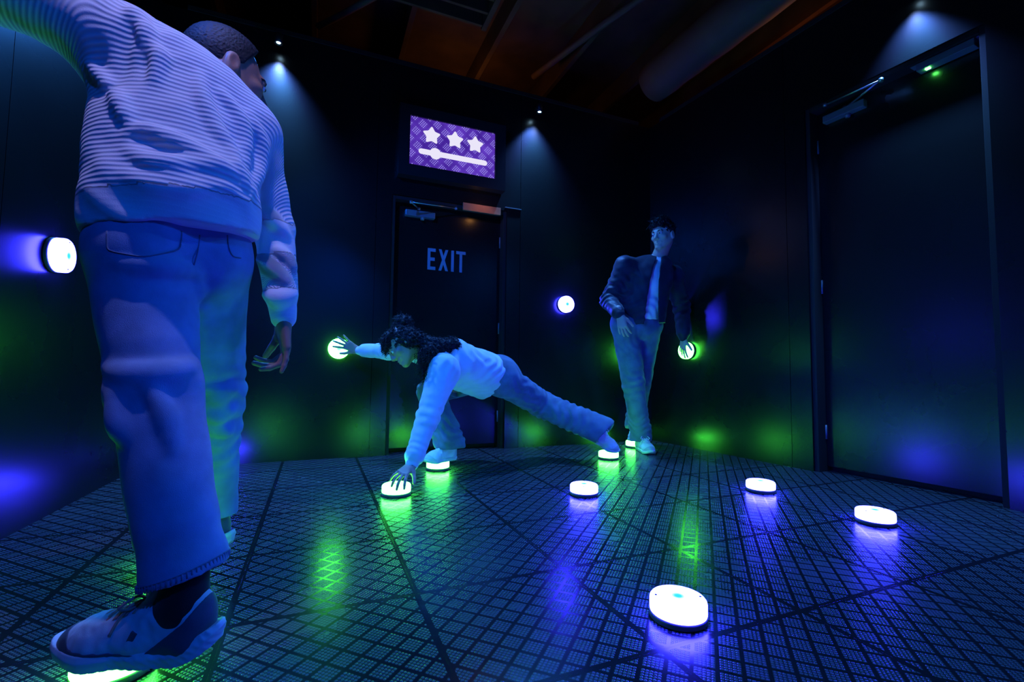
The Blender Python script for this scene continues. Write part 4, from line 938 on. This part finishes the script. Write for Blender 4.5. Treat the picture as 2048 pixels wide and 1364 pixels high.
    S.fold(ch, unit(tors+latv*.8), .07, .010, .17, .5, .5); S.fold(wa+latv*.1, unit(tors+back*.9), .055, .009, .13, .5, 1.5); S.fold(sL, unit(tors+back*.3), .05, .007, .10, .5, 2.); S.fold(eL, unit(wL-sL), .06, .006, .10, .5, .8); S.fold(wL+(eL-wL)*.3, unit(wL-eL), .035, .006, .05, .4, .3); S.fold(eR, unit(wR-sR), .05, .006, .1, .5, 0.)
    S.fold(D(900, 695, 2.9), unit([.9, 0, -.2]), .035, .008, .06, .4, .2); S.noise(.0018, .12, 11)
    v, f = S.mesh(.0055); np_mesh('sweatshirt', v, f, M_HOODIE, P, org)
    # jeans
    dl = unit(aL-kL)
    S = SDF(); S.cone(hL, hR, .110, .108, .05); S.cone(mid-tors*.02, wa-tors*.0, .135, .125, .05, (back, .9)); S.ell(mid+back*.05, [.13, .13, .10], None, .05)
    limb(S, [hL, kL], [.112, .092], .04); S.cone(kL, aL+dl*.06, .092, .100, .03); limb(S, [hR, kR], [.108, .088], .04); S.cone(kR, aR+Z3*.0, .086, .098, .03)
    S.cut(aL+dl*.075, dl+np.array([-.15, 0, -.35]), .17); S.cut(aR-Z3*.02, [0, 0, -1], .16); S.cut(wa+tors*.03, tors, .25)
    S.cone(aL+dl*.05, aL+dl*.20, .080, .10, 0., None, True)
    S.fold(kL, unit(aL-hL), .055, .009, .13, .5, .6); S.fold(kL+(aL-kL)*.55, unit(dl+back*.4), .06, .010, .15, .5, 1.7); S.fold(hL+(kL-hL)*.2, unit([.6, .1, .7]), .05, .008, .12, .5, 1.); S.fold(hL+(kL-hL)*.6, unit(back+dl), .06, .006, .15, .5, 0.); S.fold(kR, unit(kR-hR), .05, .007, .12, .5, .4); S.fold(aR+Z3*.1, unit([.3, 0, 1]), .05, .009, .14, .5, 1.4); S.noise(.002, .15, 12)
    v, f = S.mesh(.0055); np_mesh('jeans', v, f, M_DENIM2, P, org)
    ar = unit(eL-wL); Mw = frame(np.cross(ar, [0, 1, 0]), ar); b = MB(); b.lathe([(.029, -.010), (.031, -.008), (.031, .008), (.029, .010), (.026, .0)], wL-ar*.002, Mw, 28, False); o = b.build('wrist_band', M_BLACK, P, True); o.location = -Vector(tuple(org))
    ms = (fabric('white canvas shoe', (.75, .78, .80), 900, .2, .7, .05), fabric('pale grey shoe trim', (.55, .58, .62), 400, .2, .6), simple('pale rubber sole', (.65, .70, .68), .5), fabric('white laces', (.8, .82, .85), 900))
    for a, u_ in ((aR, Z3), (aL, unit(aL-kL)*-1)):
        S = SDF(); S.cone(a+u_*.06, a-u_*.01, .038, .037, .01); v, f = S.mesh(.005); np_mesh('sock', v, f, M_TEE, P, org)
    shoe(P, org, heelR, dR_, Z3, .262, ms, 'court', .0032, 1); shoe(P, org, heelL-dL_*.01, dL_, upL, .275, ms, 'court', .0032, -1)

# ---- the standing man in the dark jacket
def build_man_jacket():
    org = np.array([1.03, 3.65, 0]); P = person('man in dark bomber jacket and white t-shirt standing cross-legged in the far corner', org)
    dep = lambda p: float((np.asarray(p)-CO)@_F)
    toeR = G(1304, 911, .0); dR_ = unit([.10, -1, 0]); heelR = toeR-dR_*.28; dL_ = unit([-.30, -1, 0]); heelL = P_CF-dL_*.16+Z3*.057
    aR = heelR+dR_*.055+Z3*.105; aL = heelL+dL_*.055+Z3*.105
    hR = D(1250, 648, 3.66); hL = D(1296, 650, 3.72); kR = ik(hR, aR, .45, .44, 1268, 768); kL = ik(hL, aL, .45, .44, 1303, 768)
    nk = D(1316, 516, 3.68); hd = D(1326, 471, 3.62); sR = D(1250, 533, 3.64); sL = D(1345, 553, 3.76)
    wR = D(1240, 630, 3.48); eR = ik(sR, wR, .29, .25, 1224, 588); fW = W_R-nR*.066; wL = D(1367, 676, dep(fW)-.06); eL = ik(sL, wL, .30, .27, 1364, 615)
    M = frame([-.76, -.64, -.10], [-.05, .02, 1.]); face = unit([-.32, -.95, 0]); mid = (hL+hR)/2; lat = unit(hL-hR)
    wa = D(1278, 615, 3.68); ch = D(1292, 562, 3.68)
    S = SDF(); S.cone(hL, hR, .085, None, .03); S.cone(mid, wa, .10, .10, .04, (face, .8)); S.cone(wa, ch, .11, .125, .04, (face, .8)); S.cone(sL, sR, .05, None, .05); S.cone(ch, nk, .09, .055, .04)
    limb(S, [hL, kL, aL], [.08, .052, .036]); limb(S, [hR, kR, aR], [.08, .052, .036]); limb(S, [sL, eL, wL], [.046, .038, .026]); limb(S, [sR, eR, wR], [.046, .038, .026])
    S.cone(aR, heelR+dR_*.19+Z3*.035, .028, .02, .02); S.cone(aL, heelL+dL_*.19+Z3*.035, .028, .02, .02); v0 = S.mesh(.009)
    S = SDF(); head_ops(S, hd, M, nk-Z3*.01, .98, False, .055, .5); v1 = S.mesh(.0033)
    S = SDF(); hand_ops(S, wR, [.18, -.10, -1], [-.5, -.85, 0], np.array([.8, -.5, 0]), curl=([.45, .5, .3], [.35, .45, .3], [.3, .4, .3], [.3, .4, .3]), spread=.14, thumb=(.55, .45), s=1.02); v2 = S.mesh(.003)
    S = SDF(); tipL = fW-Z3*.075-nR*.01; hand_ops(S, wL, unit(tipL+nR*.0-wL+np.array([0, 0, .01])), -nR+Z3*.25, np.array([-.5, .87, 0.])*-1, curl=([.10, .15, .1], [.10, .15, .1], [.10, .15, .1], [.12, .2, .1]), spread=.20, thumb=(.8, .2), s=.95); v3 = S.mesh(.003)
    v, f = join_meshes([v0, v1, v2, v3]); np_mesh('body', v, f, M_SKIN_C, P, org)
    face_parts(hd, M, P, org, .98)
    T = lambda x, y, z: hd+M@(np.array([x, y, z])*.98)
    S = SDF(); S.ell(T(0, -.018, .040), np.array([.083, .100, .094])*.98, M, .02); S.ell(T(0, .030, .112), np.array([.066, .070, .030])*.98, M, .03); S.cut(T(0, .066, .052), M@unit([0, .85, -.50])); S.cut(T(0, -.0, -.005), M@unit([0, .55, -1])); S.noise(.0045, .035, 21); hm = S.mesh(.004)
    b = MB()
    for k in range(620):
        p = hm[0][rng.integers(len(hm[0]))]; l = M.T@(p-hd)
        if l[2] < .045: continue
        d_ = unit((p-hd)/np.linalg.norm(p-hd)*.6+M[:, 1]*.5+rng.normal(size=3)*.45); e_ = p+d_*rng.uniform(.014, .028); b.tube(catmull([p-d_*.004, (p+e_)/2+rng.normal(size=3)*.003, e_+M[:, 1]*.006-Z3*.004], 2), [.0026, .0024, .0020, .0014, .0008], 4, cap=False)
    for k in range(90):
        p = T(rng.uniform(-.06, .06), rng.uniform(.070, .090), rng.uniform(.078, .10)); b.tube(catmull([p, p+M@np.array([rng.normal()*.006, .012, -.012]), p+M@np.array([rng.normal()*.01, .012, -.028])], 2), [.0028, .0026, .0022, .0016, .001], 4, cap=False)
    v, f = join_meshes([hm, (np.array(b.v), np.array([q for q in b.f if len(q) == 4]))]); np_mesh('hair', v, f, M_HAIR, P, org)
    # t-shirt
    S = SDF(); S.cone(mid+Z3*.02, wa, .155, .150, .05, (face, .72)); S.cone(wa, ch, .150, .165, .05, (face, .70)); S.cone(ch, nk-Z3*.055, .15, .085, .05, (face, .80)); S.cone(nk-Z3*.03, nk-Z3*.012, .064, .062, .012)
    S.cut(D(1290, 638, 3.55), [0.05, 0, -1], .3); S.fold(wa+face*.1, unit([.6, 0, 1]), .06, .007, .14, .5, .3); S.noise(.0015, .1, 31); v, f = S.mesh(.005); np_mesh('t_shirt', v, f, M_TEE, P, org)
    # open jacket
    S = SDF(); hm_ = D(1280, 648, 3.68); S.cone(hm_-Z3*.01, wa, .186, .195, .05, (face, .76)); S.cone(wa, ch, .195, .198, .05, (face, .74)); S.cone(ch, nk-Z3*.07, .175, .105, .05, (face, .82))
    S.cone(sL, sR, .074, .070, .05); limb(S, [sR, eR], [.076, .064], .05); S.cone(eR, wR+(eR-wR)*.20, .066, .054, .03); S.cone(wR+(eR-wR)*.18, wR+(eR-wR)*.04, .040, .038, .01)
    limb(S, [sL, eL], [.084, .068], .05); S.cone(eL, wL+(eL-wL)*.18, .066, .056, .03); S.cone(wL+(eL-wL)*.18, wL+(eL-wL)*.03, .040, .037, .01); S.cone(nk-Z3*.04+face*-.01, nk-Z3*.012-face*.02, .076, .072, .02)
    S.cut(hm_-Z3*.015, unit([.12, 0, -1]), .27)
    S.ell(nk+Z3*.02+face*.03, [.052, .052, .07], None, .01, True)
    # the open front: wedge widening to the hem
    top = D(1317, 520, 3.6); bot = D(1303, 650, 3.5); ax = unit(bot-top); Ln = np.linalg.norm(bot-top); sd = unit(np.cross(ax, face))
    def wedge(X, Y, Z):
        px, py, pz = X-top[0], Y-top[1], Z-top[2]; t = px*ax[0]+py*ax[1]+pz*ax[2]; s_ = px*sd[0]+py*sd[1]+pz*sd[2]
        c_ = -.0+.012*np.sin(np.clip(t/Ln, 0, 1)*3.1); w_ = .018+.036*np.clip(t/Ln, -.2, 1.3); fr = (X-mid[0])*face[0]+(Y-mid[1])*face[1]-(t*0+.02)
        return np.maximum(np.maximum(np.abs(s_-c_)-w_, -fr), np.maximum(-t-.10, t-Ln-.12))
    S.fn(wedge, mid-.5, nk+.4, 0, True)
    S.fold(eR, unit(wR-sR), .045, .010, .11, .5, .2); S.fold(sR+(eR-sR)*.5, unit(eR-sR), .06, .007, .10, .5, 1.); S.fold(eL, unit(wL-sL), .06, .008, .13, .5, .6); S.fold(hm_+face*.1, Z3, .05, .005, .14, .3, 0.); S.fold(ch+lat*-.1, unit([.5, 0, .8]), .09, .007, .13, .4, 2); S.noise(.002, .1, 33)
    v, f = S.mesh(.0055); J = np_mesh('jacket', v, f, M_JACKET, P, org)
    b = MB(); b.tube([top+sd*q for q in (0,)]+[top], .001, 4) if False else None
    # jeans
    S = SDF(); S.cone(hL, hR, .108, .108, .05); S.cone(mid, mid+Z3*.12, .145, .14, .05, (face, .78))
    limb(S, [hR, kR, aR+Z3*.03], [.110, .086, .078], .03); S.cone(aR+Z3*.06, aR-Z3*.06, .078, .084, .03); limb(S, [hL, kL, aL+Z3*.03], [.108, .084, .076], .03); S.cone(aL+Z3*.06, aL-Z3*.05, .076, .08, .03)
    S.cut(aR-Z3*.03, [0, 0, -1], .14); S.cut(aL-Z3*.02, [0, 0, -1], .14); S.cut(mid+Z3*.13, Z3, .25)
    S.fold(kR, unit([.35, 0, 1]), .06, .007, .13, .5, .3); S.fold(aR+Z3*.12, Z3, .045, .007, .11, .6, .9); S.fold(aL+Z3*.12, Z3, .045, .007, .11, .6, 1.9); S.fold(hR-Z3*.1, unit([.8, 0, .5]), .05, .006, .12, .5, .6); S.fold(kL, unit([-.4, 0, 1]), .06, .006, .13, .5, 1.3); S.noise(.002, .12, 34)
    v, f = S.mesh(.0055); np_mesh('jeans', v, f, M_DENIM2, P, org)
    ms = (fabric('pale grey court shoe', (.66, .70, .74), 900, .2, .7, .05), fabric('grey court shoe trim', (.40, .44, .50), 400, .2, .6), simple('off white rubber sole', (.70, .74, .72), .5), fabric('white cotton laces', (.8, .82, .85), 900))
    for a in (aR, aL): S = SDF(); S.cone(a+Z3*.07, a-Z3*.01, .041, .039, .01); v, f = S.mesh(.005); np_mesh('sock', v, f, M_TEE, P, org)
    shoe(P, org, heelR, dR_, Z3, .29, ms, 'court', .0034, 1); shoe(P, org, heelL, dL_, Z3, .29, ms, 'court', .0034, -1)

build_man_sweater(); build_woman(); build_man_jacket()
